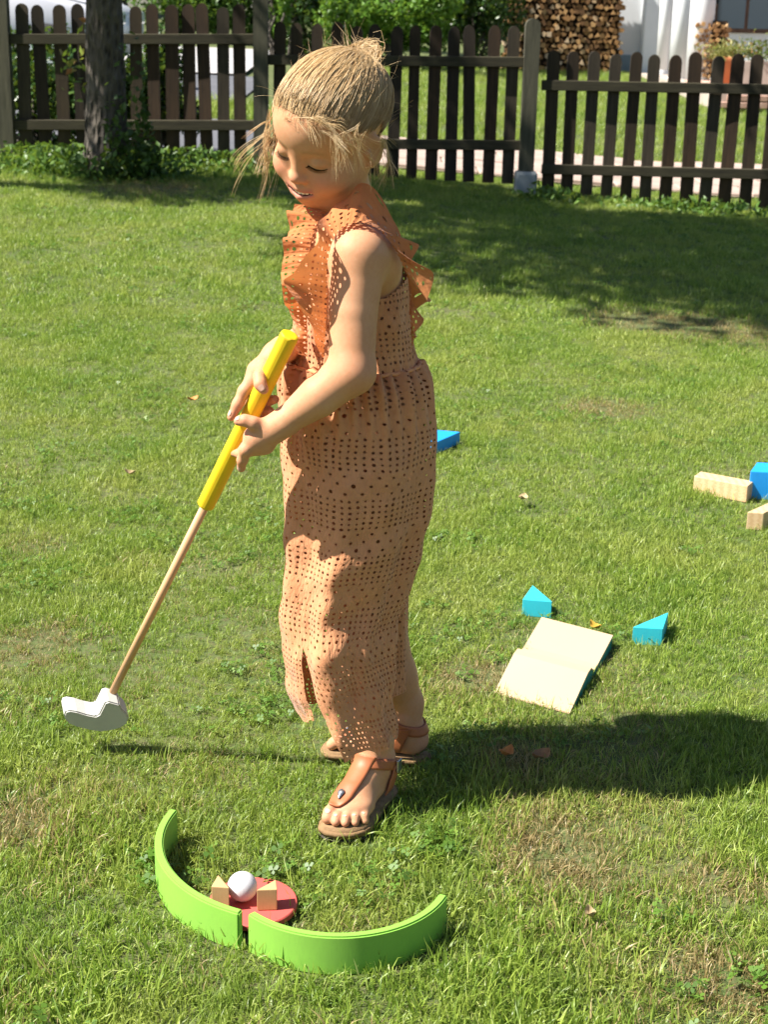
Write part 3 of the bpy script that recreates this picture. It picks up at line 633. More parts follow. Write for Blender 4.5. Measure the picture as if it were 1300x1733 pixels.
# ------------------------------------------------------------------ the girl
P = at
def pm(px, py, Y): return FPX / np.dot(np.array([px / 1e9 + 0, 0, 0]) + (at(px, py, Y) - np.array([0, 0, CAMZ])), -CRn[:, 2])   # pixels per metre there
class Field:
    def __init__(s, xs, ys, zs):
        s.a = (xs, ys, zs); s.D = np.full((len(xs), len(ys), len(zs)), .2, np.float32)
    def sub(s, lo, hi, pad):
        sl = []
        for ax, l, h in zip(s.a, lo, hi):
            i0 = max(0, np.searchsorted(ax, l - pad) - 1); i1 = min(len(ax), np.searchsorted(ax, h + pad) + 1); sl.append(slice(i0, max(i1, i0 + 1)))
        return tuple(sl), np.meshgrid(*[ax[q] for ax, q in zip(s.a, sl)], indexing='ij')
    def put(s, sl, d, k, op):
        a = s.D[sl]; d = d.astype(np.float32)
        if op == 'add':
            if k <= 0: s.D[sl] = np.minimum(a, d)
            else:
                h = np.clip(.5 + .5 * (a - d) / k, 0, 1); s.D[sl] = a * (1 - h) + d * h - k * h * (1 - h)
        else:
            d = -d; h = np.clip(.5 - .5 * (a - d) / max(k, 1e-6), 0, 1); s.D[sl] = a * (1 - h) + d * h + k * h * (1 - h)
    def cone(s, a, b, r0, r1, k=.01, op='add', pad=.045):
        a = np.asarray(a, float); b = np.asarray(b, float); r = max(r0, r1)
        sl, (X, Y, Z) = s.sub(np.minimum(a, b) - r, np.maximum(a, b) + r, pad)
        ba = b - a; L = ba @ ba + 1e-12
        t = np.clip(((X - a[0]) * ba[0] + (Y - a[1]) * ba[1] + (Z - a[2]) * ba[2]) / L, 0, 1)
        d = np.sqrt((X - a[0] - ba[0] * t) ** 2 + (Y - a[1] - ba[1] * t) ** 2 + (Z - a[2] - ba[2] * t) ** 2) - (r0 + (r1 - r0) * t)
        s.put(sl, d, k, op)
    def chain(s, pts, rs, k=.01, op='add'):
        for i in range(len(pts) - 1): s.cone(pts[i], pts[i + 1], rs[i], rs[i + 1], k if i == 0 else min(k, .006), op)
    def ell(s, c, r, Rm=None, k=.01, op='add', pad=.045):
        c = np.asarray(c, float); r = np.asarray(r, float); m = r.max()
        sl, (X, Y, Z) = s.sub(c - m, c + m, pad); q = np.stack([X - c[0], Y - c[1], Z - c[2]], -1)
        if Rm is not None: q = q @ Rm
        k0 = np.sqrt(((q / r) ** 2).sum(-1)); k1 = np.sqrt(((q / r ** 2) ** 2).sum(-1)) + 1e-9
        s.put(sl, k0 * (k0 - 1) / k1, k, op)
    def stack(s, z, cx, cy, a, b, k=.02):
        o = np.argsort(z); z, cx, cy, a, b = [np.asarray(v)[o] for v in (z, cx, cy, a, b)]
        sl, (X, Y, Z) = s.sub((cx - a).min() * np.array([1, 0, 0]) + np.array([0, (cy - b).min(), z[0]]), np.array([(cx + a).max(), (cy + b).max(), z[-1]]), .04)
        f = lambda v: np.interp(Z, z, v)
        A, B = f(a), f(b); d = (np.sqrt(((X - f(cx)) / A) ** 2 + ((Y - f(cy)) / B) ** 2) - 1) * np.minimum(A, B)
        d = np.maximum(d, np.maximum(z[0] - Z, Z - z[-1])); s.put(sl, d, k, 'add')
    def val(s, Q):
        Q = np.asarray(Q, float); fi = [np.interp(Q[..., i], s.a[i], np.arange(len(s.a[i]))) for i in range(3)]
        I = [np.clip(np.floor(f).astype(int), 0, len(ax) - 2) for f, ax in zip(fi, s.a)]; T = [f - i for f, i in zip(fi, I)]
        r = 0
        for dx in (0, 1):
            for dy in (0, 1):
                for dz in (0, 1):
                    w = (T[0] if dx else 1 - T[0]) * (T[1] if dy else 1 - T[1]) * (T[2] if dz else 1 - T[2]); r = r + w * s.D[I[0] + dx, I[1] + dy, I[2] + dz]
        return r
    def grad(s, Q, e=.003):
        g = np.stack([s.val(Q + np.eye(3)[i] * e) - s.val(Q - np.eye(3)[i] * e) for i in range(3)], -1)
        return g / (np.linalg.norm(g, axis=-1, keepdims=True) + 1e-9)
    def project(s, Q, off=0.0, it=6):
        Q = np.array(Q, float); off = np.asarray(off, float)
        for _ in range(it): Q = Q - s.grad(Q) * ((s.val(Q) - off) * .8)[..., None]
        return Q
    def mesh(s):
        D = s.D; ins = D < 0; cnt = np.zeros(tuple(n - 1 for n in D.shape), np.int8)
        for dx in (0, 1):
            for dy in (0, 1):
                for dz in (0, 1): cnt += ins[dx:D.shape[0] - 1 + dx, dy:D.shape[1] - 1 + dy, dz:D.shape[2] - 1 + dz]
        act = (cnt > 0) & (cnt < 8); I = np.argwhere(act); ID = np.full(cnt.shape, -1, np.int32); ID[act] = np.arange(len(I))
        acc = np.zeros((len(I), 3)); w = np.zeros((len(I), 1)); corners = [(x, y, z) for x in (0, 1) for y in (0, 1) for z in (0, 1)]
        co = {}
        for c in corners:
            J = I + np.array(c); co[c] = (D[J[:, 0], J[:, 1], J[:, 2]].astype(float), np.stack([s.a[i][J[:, i]] for i in range(3)], 1))
        for c in corners:
            for ax in range(3):
                if c[ax] == 0:
                    c2 = list(c); c2[ax] = 1; d0, p0 = co[c]; d1, p1 = co[tuple(c2)]; m = (d0 < 0) != (d1 < 0)
                    t = np.where(m, d0 / np.where(m, d0 - d1, 1), 0)[:, None]; acc += np.where(m[:, None], p0 + (p1 - p0) * t, 0); w += m[:, None]
        V = acc / w; F = []
        for ax in range(3):
            n = list(D.shape); n[ax] -= 1
            A = np.take(ins, range(0, D.shape[ax] - 1), ax); B = np.take(ins, range(1, D.shape[ax]), ax); E = np.argwhere(A != B)
            u, v = [(1, 2), (2, 0), (0, 1)][ax]
            k = (E[:, u] > 0) & (E[:, v] > 0) & (E[:, u] < D.shape[u] - 1) & (E[:, v] < D.shape[v] - 1); E = E[k]
            def cid(du, dv):
                J = E.copy(); J[:, u] -= du; J[:, v] -= dv; return ID[J[:, 0], J[:, 1], J[:, 2]]
            q = np.stack([cid(1, 1), cid(0, 1), cid(0, 0), cid(1, 0)], 1); inside = A[tuple(E.T)]
            q[~inside] = q[~inside][:, ::-1]; F.append(q)
        return V, np.vstack(F)
fx = axis([(-.235, .135, 186)]); fyy = axis([(1.97, 2.02, 16), (2.02, 2.25, 118), (2.25, 2.44, 60)]); fz = axis([(.012, .13, 60), (.13, .66, 140), (.66, .84, 84), (.84, .885, 16), (.885, 1.15, 162)])
B = Field(fx, fyy, fz)
# --- torso and legs (mostly under the clothes)
ROWS = [(335, 556, 622, 2.205, .030), (352, 545, 640, 2.205, .055), (375, 522, 662, 2.205, .085), (410, 506, 684, 2.205, .094), (450, 500, 691, 2.205, .094), (500, 497, 696, 2.205, .090), (550, 498, 700, 2.205, .088), (590, 499, 704, 2.205, .088), (614, 494, 708, 2.205, .090), (660, 488, 722, 2.205, .096), (720, 486, 730, 2.20, .098), (790, 488, 728, 2.20, .095), (850, 495, 715, 2.20, .085)]
def row3(r, shrink=0.0):
    py, xl, xr, Yc, b_ = r; c = P((xl + xr) / 2, py, Yc); return c[2], c[0], Yc, (xr - xl) / 2 / pm((xl + xr) / 2, py, Yc) - shrink, b_ - shrink
T_ = np.array([row3(r, .009) for r in ROWS[2:]]).T
B.stack(*T_, k=0)
HO = P(557, 221, 2.17); HS = .99; ph, pt_, rl = .907, .478, -.283
Fv = np.array([-math.cos(ph) * math.cos(pt_), -math.sin(ph) * math.cos(pt_), -math.sin(pt_)]); Sv = np.array([math.sin(ph), -math.cos(ph), 0]); Uv = np.cross(Fv, Sv)
HM = np.array([Fv, Sv * math.cos(rl) + Uv * math.sin(rl), -Sv * math.sin(rl) + Uv * math.cos(rl)]).T
def hd(f, s, u): return HO + HM @ (np.array([f, s, u], float) * HS)
def hd_inv(Q): return (np.asarray(Q) - HO) @ HM / HS
# neck
B.cone(P(592, 372, 2.205), hd(-.012, 0, -.035), .040, .034, .02)
# shoulders and arms
SL, EL, WL = P(607, 434, 2.105), P(596, 628, 2.065), P(482, 714, 2.068)
B.cone(P(628, 440, 2.15), SL, .042, .038, .03); B.cone(SL, P(597, 530, 2.085), .0385, .0338, .012); B.cone(P(597, 530, 2.085), EL, .0338, .0312, .003)
B.cone(EL, P(540, 671, 2.064), .0312, .0282, .012); B.cone(P(540, 671, 2.064), WL, .0292, .0188, .003)
SR, ER, WR = P(560, 420, 2.285), P(530, 575, 2.31), P(478, 592, 2.15)
B.cone(P(580, 420, 2.25), SR, .036, .036, .03); B.cone(SR, ER, .036, .030, .02); B.cone(ER, WR, .031, .018, .012)
# near hand round the grip
k_ = .005
B.cone(WL, P(462, 727, 2.070), .0188, .0178, .01); B.cone(P(462, 727, 2.070), P(434, 742, 2.072), .0178, .0195, .012); B.cone(P(448, 752, 2.078), P(428, 757, 2.078), .0150, .0125, .01)
def fing(pts, rs, k=.004): B.chain([P(*q) for q in pts], rs, k)
fing([(450, 724, 2.066), (428, 716, 2.058), (414, 711, 2.0575), (403, 713, 2.061)], [.0105, .0088, .0074, .0066], .008)       # thumb
fing([(428, 752, 2.066), (415, 762, 2.064), (410, 778, 2.072), (408, 792, 2.082)], [.0095, .0082, .0072, .0064], .006)       # index down the shaft
fing([(430, 756, 2.076), (418, 763, 2.085), (408, 768, 2.102), (396, 766, 2.112)], [.0090, .0078, .0072, .0062], .005)
fing([(432, 752, 2.086), (422, 752, 2.098), (410, 750, 2.112), (399, 744, 2.116)], [.0085, .0076, .0070, .0060], .005)
fing([(436, 744, 2.094), (426, 738, 2.108), (415, 735, 2.118), (405, 728, 2.118)], [.0078, .0068, .0062, .0056], .005)
# far hand behind the grip
B.cone(WR, P(466, 600, 2.132), .0175, .0168, .01); B.cone(P(466, 600, 2.132), P(440, 632, 2.112), .0168, .0180, .01); B.cone(P(440, 632, 2.112), P(430, 648, 2.106), .0178, .0130, .01)
fing([(426, 645, 2.102), (413, 662, 2.097), (402, 684, 2.092), (391, 706, 2.088)], [.0100, .0084, .0074, .0060], .006)       # index pointing down the shaft
fing([(446, 622, 2.098), (439, 638, 2.074), (440, 650, 2.0635), (446, 659, 2.060)], [.0105, .0085, .0078, .0070], .007)       # thumb across the grip
fing([(428, 652, 2.112), (434, 668, 2.122), (450, 678, 2.122), (465, 676, 2.106)], [.0092, .0080, .0074, .0066], .005)
fing([(424, 656, 2.116), (426, 680, 2.126), (444, 693, 2.124), (458, 697, 2.108)], [.0088, .0078, .0072, .0064], .005)
fing([(424, 650, 2.120), (418, 678, 2.130), (432, 700, 2.128), (446, 710, 2.114)], [.0080, .0070, .0064, .0056], .005)
# legs and feet
class Foot:
    def __init__(s, H0, toe, z=.022):
        s.o = np.array([H0[0], H0[1], z]); e = np.array([toe[0] - H0[0], toe[1] - H0[1], 0]); s.e = e / np.linalg.norm(e); s.l = np.array([-s.e[1], s.e[0], 0])
    def p(s, f, l, z): return s.o + s.e * f + s.l * l + np.array([0, 0, z])
FN = Foot((.009, 2.160), (-.071, 1.985)); FF = Foot((.078, 2.280), (-.074, 2.305), .013)
def build_foot(ft, knee, hip, inner, mid):
    R3 = np.stack([ft.e, ft.l, np.array([0, 0, 1.0])], 1)
    B.cone(hip, knee, .055, .040, .02); mid = np.array(mid)
    B.cone(knee, mid, .039, .033, .02); B.cone(mid, ft.p(.034, 0, .088), .033, .0255, .02); B.cone(ft.p(.036, 0, .09), ft.p(.034, 0, .045), .0262, .026, .015)
    B.ell(ft.p(.022, 0, .026), (.026, .0255, .027), R3, .015)
    B.cone(ft.p(.045, 0, .048), ft.p(.095, inner * .004, .027), .0285, .022, .02); B.ell(ft.p(.108, inner * .002, .018), (.036, .034, .0175), R3, .014)
    B.ell(ft.p(.062, 0, .020), (.05, .026, .018), R3, .014)
    B.ell(ft.p(.036, .026, .066), (.010, .008, .011), R3, .008); B.ell(ft.p(.036, -.026, .068), (.010, .008, .011), R3, .008)
    for f1, f2, l1, l2, r, h in ((.128, .160, .021, .020, .0098, .012), (.130, .163, .0065, .0055, .0070, .010), (.128, .158, -.006, -.008, .0066, .0095), (.122, .149, -.0165, -.020, .0063, .009), (.114, .137, -.0255, -.0305, .0062, .0085)):
        B.cone(ft.p(f1 - .012, inner * l1, h + .005), ft.p((f1 + f2) / 2 + .003, inner * (l1 + l2) / 2, h + .004), r, r * .95, .0045); B.cone(ft.p((f1 + f2) / 2 + .003, inner * (l1 + l2) / 2, h + .004), ft.p(f2 - .006, inner * l2, h - .002), r * .95, r * .98, .003)
build_foot(FN, P(592, 960, 2.165), P(600, 720, 2.19), -1, P(600, 1150, 2.155))
build_foot(FF, P(628, 950, 2.265), P(620, 720, 2.25), 1, P(668, 1145, 2.275))
# --- head
MOUTH = [(.0815, 0, -.0553, .0029), (.0797, .010, -.0546, .0029), (.0752, .0185, -.0520, .0021), (.0695, .0262, -.0478, .0008)]
HC = lambda f, s, u, r, k, op='add', Rm=HM: B.ell(hd(f, s, u), np.array(r) * HS, Rm, k, op)
HL = lambda a, b_, r0, r1, k, op='add': B.cone(hd(*a), hd(*b_), r0 * HS, r1 * HS, k, op)
HC(-.014, 0, .028, (.086, .070, .069), .02)
HC(.020, 0, -.028, (.054, .054, .062), .03); HC(.028, 0, .034, (.052, .058, .050), .02)
HC(.047, 0, -.073, (.021, .023, .0165), .026)
for s in (-1, 1):
    HC(.046, s * .034, -.034, (.0275, .0255, .0255), .02); HL((-.004, s * .050, -.035), (.034, s * .030, -.070), .012, .012, .025)
HC(.060, 0, -.053, (.0195, .0255, .020), .016)
for s in (-1, 1):
    HC(.086, s * .027, .001, (.010, .013, .008), .014, 'cut'); HC(.0590, s * .0275, -.001, (.0148, .0155, .0135), .003)
HL((.070, 0, .006), (.0795, 0, -.024), .0062, .0068, .012); HC(.0812, 0, -.0275, (.0090, .0094, .0080), .006)
for s in (-1, 1):
    HC(.0755, s * .0098, -.0305, (.0078, .0056, .0056), .005); HC(.0802, s * .0055, -.0385, (.0036, .0026, .0032), .002, 'cut')
for s in (-1, 1):      # lips, smiling
    HL((.0775, 0, -.0468), (.0735, s * .014, -.0470), .0034, .0032, .004); HL((.0735, s * .014, -.0470), (.0645, s * .0262, -.0462), .0032, .0017, .003)
    HL((.0775, 0, -.0620), (.0730, s * .013, -.0604), .0046, .0042, .004); HL((.0730, s * .013, -.0604), (.0645, s * .0252, -.0500), .0042, .0016, .003)
for s in (-1, 1):
    for dp in (0, .005):
        for a_, b_ in zip(MOUTH, MOUTH[1:]): HL((a_[0] - dp, s * a_[1], a_[2]), (b_[0] - dp, s * b_[1], b_[2]), a_[3], b_[3], .001, 'cut')
for s in (-1, 1):
    # ears
    RE = HM @ np.array(Matrix.Rotation(s * -.35, 3, 'Z') @ Matrix.Rotation(.15, 3, 'Y'))
    HC(-.006, s * .069, -.010, (.0165, .0065, .0270), .005, 'add', RE); HC(-.003, s * .0760, -.008, (.0095, .0050, .0150), .004, 'cut', RE); HC(-.001, s * .0685, -.030, (.006, .005, .007), .005, 'add', RE)
    HL((.006, s * .070, -.008), (.005, s * .070, -.016), .0035, .003, .004)
V, F = B.mesh()
me = pydata('body', V, F, True)
q = hd_inv(V); lip = np.exp(-((q[:, 2] + .0555 - np.abs(q[:, 1]) * .26) / .0085) ** 4) * (q[:, 0] > .058) * np.clip((.0255 - np.abs(q[:, 1])) / .004, 0, 1) * (q[:, 0] + 1.3 * np.abs(q[:, 1]) > .074)
blush = np.exp(-(((q[:, 1].__abs__() - .036) / .018) ** 2 + ((q[:, 2] + .030) / .016) ** 2)) * (q[:, 0] > .03) + .8 * np.exp(-(((q[:, 1]) / .010) ** 2 + ((q[:, 2] + .029) / .009) ** 2)) * (q[:, 0] > .078)
def seg(a, b_, r0, r1):
    a = np.array(a); b_ = np.array(b_); w = q.copy(); w[:, 1] = np.abs(w[:, 1]); ba = b_ - a; t_ = np.clip(((w - a) @ ba) / (ba @ ba), 0, 1); return np.linalg.norm(w - a - t_[:, None] * ba, axis=1) - (r0 + (r1 - r0) * t_)
cav = (np.minimum.reduce([seg((a_[0] - dp, a_[1], a_[2]), (b_[0] - dp, b_[1], b_[2]), a_[3], b_[3]) for dp in (0, .005) for a_, b_ in zip(MOUTH, MOUTH[1:])]) < .0006) & (q[:, 0] < .0790 - 15 * q[:, 1] ** 2) & (np.abs(q[:, 1]) < .024)
cav = cav.astype(float)
for c_, r_, a_ in ((EL + (.012, -.012, -.012), .022, .7), (P(404, 713, 2.055), .010, .8), (P(409, 788, 2.08), .010, .8), (P(392, 703, 2.09), .012, .9), (P(444, 659, 2.058), .010, .8), (P(418, 735, 2.06), .016, .5), (P(426, 645, 2.10), .016, .5)): blush = blush + a_ * np.exp(-((V - c_) ** 2).sum(1) / (2 * r_ ** 2))
for ft_ in (FN, FF): blush = blush + .8 * np.exp(-((V - ft_.p(.155, 0, .01)) ** 2).sum(1) / (2 * .022 ** 2)) + .6 * np.exp(-((V - ft_.p(.0, 0, .015)) ** 2).sum(1) / (2 * .016 ** 2))
brow = np.exp(-((q[:, 2] - (.019 - (np.abs(q[:, 1]) - .026) ** 2 * 12)) / .0030) ** 2) * np.clip((np.abs(q[:, 1]) - .009) / .006, 0, 1) * np.clip((.046 - np.abs(q[:, 1])) / .008, 0, 1) * (q[:, 0] > .05)
for nm, a in (('lip', lip), ('blush', blush), ('cavity', cav), ('brow', brow)):
    at_ = me.attributes.new(nm, 'FLOAT', 'POINT'); at_.data.foreach_set('value', a.astype(np.float32))
m_skin, nt, b = new_mat('skin'); A_ = lambda n: nt.new('ShaderNodeAttribute', attribute_name=n).outputs['Fac']
tc = nt.new('ShaderNodeTexCoord').outputs['Object']
c = nt.mix(nt.mapr(nt.math('ADD', nt.math('MULTIPLY', nt.noise(tc, 22, 4), .6), nt.math('MULTIPLY', nt.noise(tc, 180, 4), .4)), .35, .65), (.55, .285, .16), (.49, .235, .12)); c = nt.mix(nt.math('MULTIPLY', A_('blush'), .5), c, (.56, .20, .13)); c = nt.mix(nt.math('MULTIPLY', A_('lip'), .75), c, (.46, .15, .12))
c = nt.mix(nt.math('MULTIPLY', A_('brow'), .45), c, (.33, .19, .09)); c = nt.mix(A_('cavity'), c, (.12, .025, .02))
nt.put(b.inputs['Base Color'], c); b.inputs['Roughness'].default_value = .6; b.inputs['Specular IOR Level'].default_value = .28
b.inputs['Subsurface Weight'].default_value = .16; b.inputs['Subsurface Radius'].default_value = (1, .35, .2); b.inputs['Subsurface Scale'].default_value = .006
nt.put(b.inputs['Normal'], nt.bump(nt.noise(tc, 900, 3), .05, .001))
girl = thing('person', 'young girl in an orange eyelet jumpsuit bending over a yellow toy putter', 'person', (-.02, 2.2, 0.0))
PART = lambda name, me, mat, par=girl: link_mesh(name, me, par, mat, True)
body = PART('body', me, m_skin)
sm = body.modifiers.new('soften', 'SMOOTH'); sm.factor = .4; sm.iterations = 2
# teeth, eyelashes
m_teeth = simple('teeth', (.80, .76, .66), (.78, .73, .62), 5, .25); m_lash = simple('eyelash', (.045, .026, .015), (.04, .022, .012), 5, 1.0, spec=0)
bm = bmesh.new()
for i in range(-3, 4):
    s = i * .0058; f = .0772 - 18.0 * s * s; c = hd(f, s, -.0540 + .15 * abs(s))
    tb_ = box_bm((0, 0, 0), (.004, .0055, .0062), .0012, 2); ang = math.atan2(50 * s, 1)
    M_ = Matrix.Translation(c) @ Matrix(HM.tolist()).to_4x4() @ Matrix.Rotation(ang, 4, 'Z'); bmesh.ops.transform(tb_, matrix=M_, verts=tb_.verts); join_bm(bm, tb_)
PART('teeth', bm_mesh('teeth', bm, True), m_teeth)
for s in (-1, 1):
    n = 17; L, rad = [], []
    for i in range(n):
        t = -1 + 2 * i / (n - 1); L.append((.0735 - .010 * t * t, s * .0275 + t * .0145, -.0065 - .0028 * (1 - t * t) - .0014 * t * s))
    L = B.project(np.array([hd(*x) for x in L]), .0004)
    V, F = tubes(L[None], np.array([.0003 + .0007 * math.sin(math.pi * (i + .5) / n) for i in range(n)])[None], 6)
    ps, rs = [], []
    for i in range(1, n - 1):
        for k in range(2):
            p0 = L[i] + (L[min(i + 1, n - 1)] - L[i]) * .5 * k; t = -1 + 2 * i / (n - 1); dv = HM @ np.array([.9, t * .7, -.55]); dv /= np.linalg.norm(dv)
            ps.append([p0, p0 + dv * .003, p0 + dv * .0058 + HM @ np.array([0, 0, .0012])]); rs.append([.00035, .0003, .0001])
    V2, F2 = tubes(ps, rs, 3)
    PART('eyelashes', pydata('eyelashes', np.vstack([V, V2]), np.vstack([F, F2 + len(V)]), True), m_lash)

m_nail = simple('nail', (.60, .36, .27), (.56, .32, .23), 50, .55, spec=.2)
def nail(name, c, d, view, L, W):
    c = np.array(c, float); d = np.array(d, float); d /= np.linalg.norm(d); v = np.array(view, float); v -= d * (v @ d); v /= np.linalg.norm(v); w = np.cross(v, d); g = []
    for i in range(9):
        for j in range(9):
            a, b_ = (i - 4) / 4, (j - 4) / 4; k = 1 / max(1e-6, (abs(a) ** 3 + abs(b_) ** 3) ** (1 / 3)) * max(abs(a), abs(b_)) if (a or b_) else 1
            g.append(c + v * .006 + d * a * k * L / 2 + w * b_ * k * W / 2)
    Q = np.array(g); Q = B.project(Q, .0005, 8); ii = np.arange(81).reshape(9, 9)
    PART(name, pydata(name, Q, np.stack([ii[:-1, :-1], ii[:-1, 1:], ii[1:, 1:], ii[1:, :-1]], -1).reshape(-1, 4), True), m_nail)
nail('fingernail', P(406, 712.5, 2.060), P(403, 713, 2.061) - P(414, 711, 2.0575), (-.2, -.5, .8), .0085, .0078)
nail('fingernail', P(444, 657, 2.060), P(446, 659, 2.060) - P(440, 650, 2.0635), (-.2, -.9, .3), .0085, .0080)
nail('fingernail', P(393, 701, 2.089), P(391, 706, 2.088) - P(402, 684, 2.092), (-.7, -.6, .3), .0080, .0068)
nail('fingernail', P(408, 788, 2.08), P(408, 792, 2.082) - P(410, 778, 2.072), (-.3, -.9, .2), .0080, .0066)
for l2, f2, W in ((.020, .163, .0105), (.0055, .166, .0070), (-.008, .161, .0066), (-.020, .152, .0062), (-.0305, .140, .0058)): nail('toenail', FN.p(f2 - .0055, -l2, .018), FN.e, (0, 0, 1), W * .85, W)
# --- clothes: eyelet cotton
def eyelet(name, c1, c2, trans=.05, rad=.00175):
    m, nt, b = new_mat(name); uv = nt.new('ShaderNodeUVMap').outputs[0]; sp_ = nt.new('ShaderNodeSeparateXYZ'); nt.l.new(uv, sp_.inputs[0]); u, v = sp_.outputs[0], sp_.outputs[1]
    wob = nt.noise(nt.scale_vec(uv, (1, 1, 1)), 14, 2)
    u = nt.math('ADD', u, nt.math('MULTIPLY', nt.math('SUBTRACT', wob, .5), .016)); v = nt.math('ADD', v, nt.math('MULTIPLY', nt.math('SUBTRACT', nt.noise(uv, 11, 2), .5), .014))
    per = .088; vm = nt.math('MULTIPLY', nt.math('FRACT', nt.math('DIVIDE', v, per)), per)
    def cell(x, p): return nt.math('MULTIPLY', nt.math('SUBTRACT', nt.math('FRACT', nt.math('DIVIDE', x, p)), .5), p)
    # dense band: pairs of columns, six rows
    ud = cell(u, .0198); ud = nt.math('SUBTRACT', nt.math('ABSOLUTE', ud), .0049); vd = cell(vm, .0086)
    dd = nt.math('SQRT', nt.math('ADD', nt.math('POWER', nt.math('ABSOLUTE', ud), 2.0), nt.math('POWER', nt.math('ABSOLUTE', vd), 2.0)))
    # sparse band: staggered
    vs_ = nt.math('SUBTRACT', vm, .0516); row = nt.math('FLOOR', nt.math('DIVIDE', vs_, .01213)); us = cell(nt.math('ADD', u, nt.math('MULTIPLY', row, .0099)), .0198); vv = cell(vs_, .01213)
    ds = nt.math('SQRT', nt.math('ADD', nt.math('POWER', nt.math('ABSOLUTE', us), 2.0), nt.math('POWER', nt.math('ABSOLUTE', vv), 2.0)))
    sel = nt.math('GREATER_THAN', vm, .0516); d = nt.math('ADD', nt.math('MULTIPLY', dd, nt.math('SUBTRACT', 1.0, sel)), nt.math('MULTIPLY', nt.math('MULTIPLY', ds, .9), sel))
    jit = nt.math('MULTIPLY', nt.math('SUBTRACT', nt.noise(uv, 110, 0), .5), .0030)
    dj = nt.math('ADD', d, jit)
    hole = nt.math('MULTIPLY', nt.math('LESS_THAN', dj, rad), nt.math('LESS_THAN', nt.new('ShaderNodeAttribute', attribute_name='hem').outputs['Fac'], .4)); rim = nt.math('LESS_THAN', dj, rad * 1.75)
    weave = nt.noise(uv, 700, 3); big = nt.noise(uv, 40, 4)
    c = nt.mix(nt.mapr(big, .35, .65), c1, c2); c = nt.mix(nt.math('MULTIPLY', rim, .22), c, tuple(x * .75 for x in c2))
    nt.put(b.inputs['Base Color'], c); b.inputs['Roughness'].default_value = .85; b.inputs['Specular IOR Level'].default_value = .15
    b.inputs['Sheen Weight'].default_value = .15
    hgt = nt.math('ADD', nt.math('MULTIPLY', rim, .5), nt.math('MULTIPLY', nt.math('ADD', weave, nt.math('MULTIPLY', big, 2.0)), .45))
    wr = nt.noise(nt.scale_vec(uv, (34, 13, 1)), 1.0, 4, .6)
    bn = nt.new('ShaderNodeBump'); nt.put(bn.inputs['Height'], wr); bn.inputs['Strength'].default_value = .75; bn.inputs['Distance'].default_value = .012
    b2 = nt.new('ShaderNodeBump'); nt.put(b2.inputs['Height'], hgt); b2.inputs['Strength'].default_value = .6; b2.inputs['Distance'].default_value = .0015; nt.l.new(bn.outputs[0], b2.inputs['Normal']); nt.put(b.inputs['Normal'], b2.outputs[0])
    tr = nt.new('ShaderNodeBsdfTranslucent'); nt.put(tr.inputs[0], nt.mix(.5, c, (.85, .25, .06)))
    m1 = nt.new('ShaderNodeMixShader'); m1.inputs[0].default_value = trans; nt.l.new(b.outputs[0], m1.inputs[1]); nt.l.new(tr.outputs[0], m1.inputs[2])
    tp = nt.new('ShaderNodeBsdfTransparent'); m2 = nt.new('ShaderNodeMixShader'); nt.l.new(hole, m2.inputs[0]); nt.l.new(m1.outputs[0], m2.inputs[1]); nt.l.new(tp.outputs[0], m2.inputs[2])
    nt.l.new(m2.outputs[0], nt.n['Material Output'].inputs[0]); return m
m_cloth = eyelet('peach_eyelet_cotton', (.60, .27, .135), (.54, .235, .11)); m_ruf = eyelet('orange_eyelet_ruffle', (.58, .225, .085), (.52, .195, .07), .30, .0018)
def loft(name, rows, nth, nrow, mat, fold=None, slit=None, cut=None, th0=math.pi / 2, Rref=.098, par=girl, hem=None):
    rows = np.array(rows, float); key = catmull(rows, nrow)
    V, UV, ok = [], [], []; vlen = 0; prev = None
    th_n = th0 + np.linspace(0, 2 * math.pi, nth + 1); th = th_n
    for i, r in enumerate(key):
        z, cx, cy, a, b_ = row3(r); c = np.array([cx, cy, z])
        if prev is not None: vlen += np.linalg.norm(c - prev)
        prev = c
        if slit: lo, hi = slit(r[0]); th = hi + np.linspace(0, 1, nth + 1) * (lo + 2 * math.pi - hi)
        d = fold(th, r[0], i / (nrow - 1)) if fold else np.zeros_like(th)
        ex = 1.0     # slightly squarish rings, as hanging cloth
        ct, st = np.cos(th), np.sin(th); X = cx + (a + d) * np.sign(ct) * np.abs(ct) ** ex; Y = cy + (b_ + d) * np.sign(st) * np.abs(st) ** ex
        V.append(np.stack([X, Y, np.full_like(X, z) + (hem(th, i / (nrow - 1)) if hem else 0)], 1)); UV.append(np.stack([th_n * Rref, np.full_like(th, vlen)], 1))
    V = np.array(V); UV = np.array(UV); n1 = nth + 1; ii = np.arange(nrow * n1).reshape(nrow, n1)
    F = np.stack([ii[:-1, :-1], ii[:-1, 1:], ii[1:, 1:], ii[1:, :-1]], -1)
    keep = np.ones(F.shape[:2], bool)
    if cut is not None: keep &= cut((V[:-1, :-1] + V[1:, 1:]) / 2)
    me = pydata(name, V.reshape(-1, 3), F[keep], True, UV.reshape(-1, 2), {'hem': np.repeat((np.arange(nrow) > nrow * .982) & (name == 'trouser_leg'), n1).astype(float)}); me.materials.append(mat)
    return PART(name, me, mat, par), me
suit_o = None
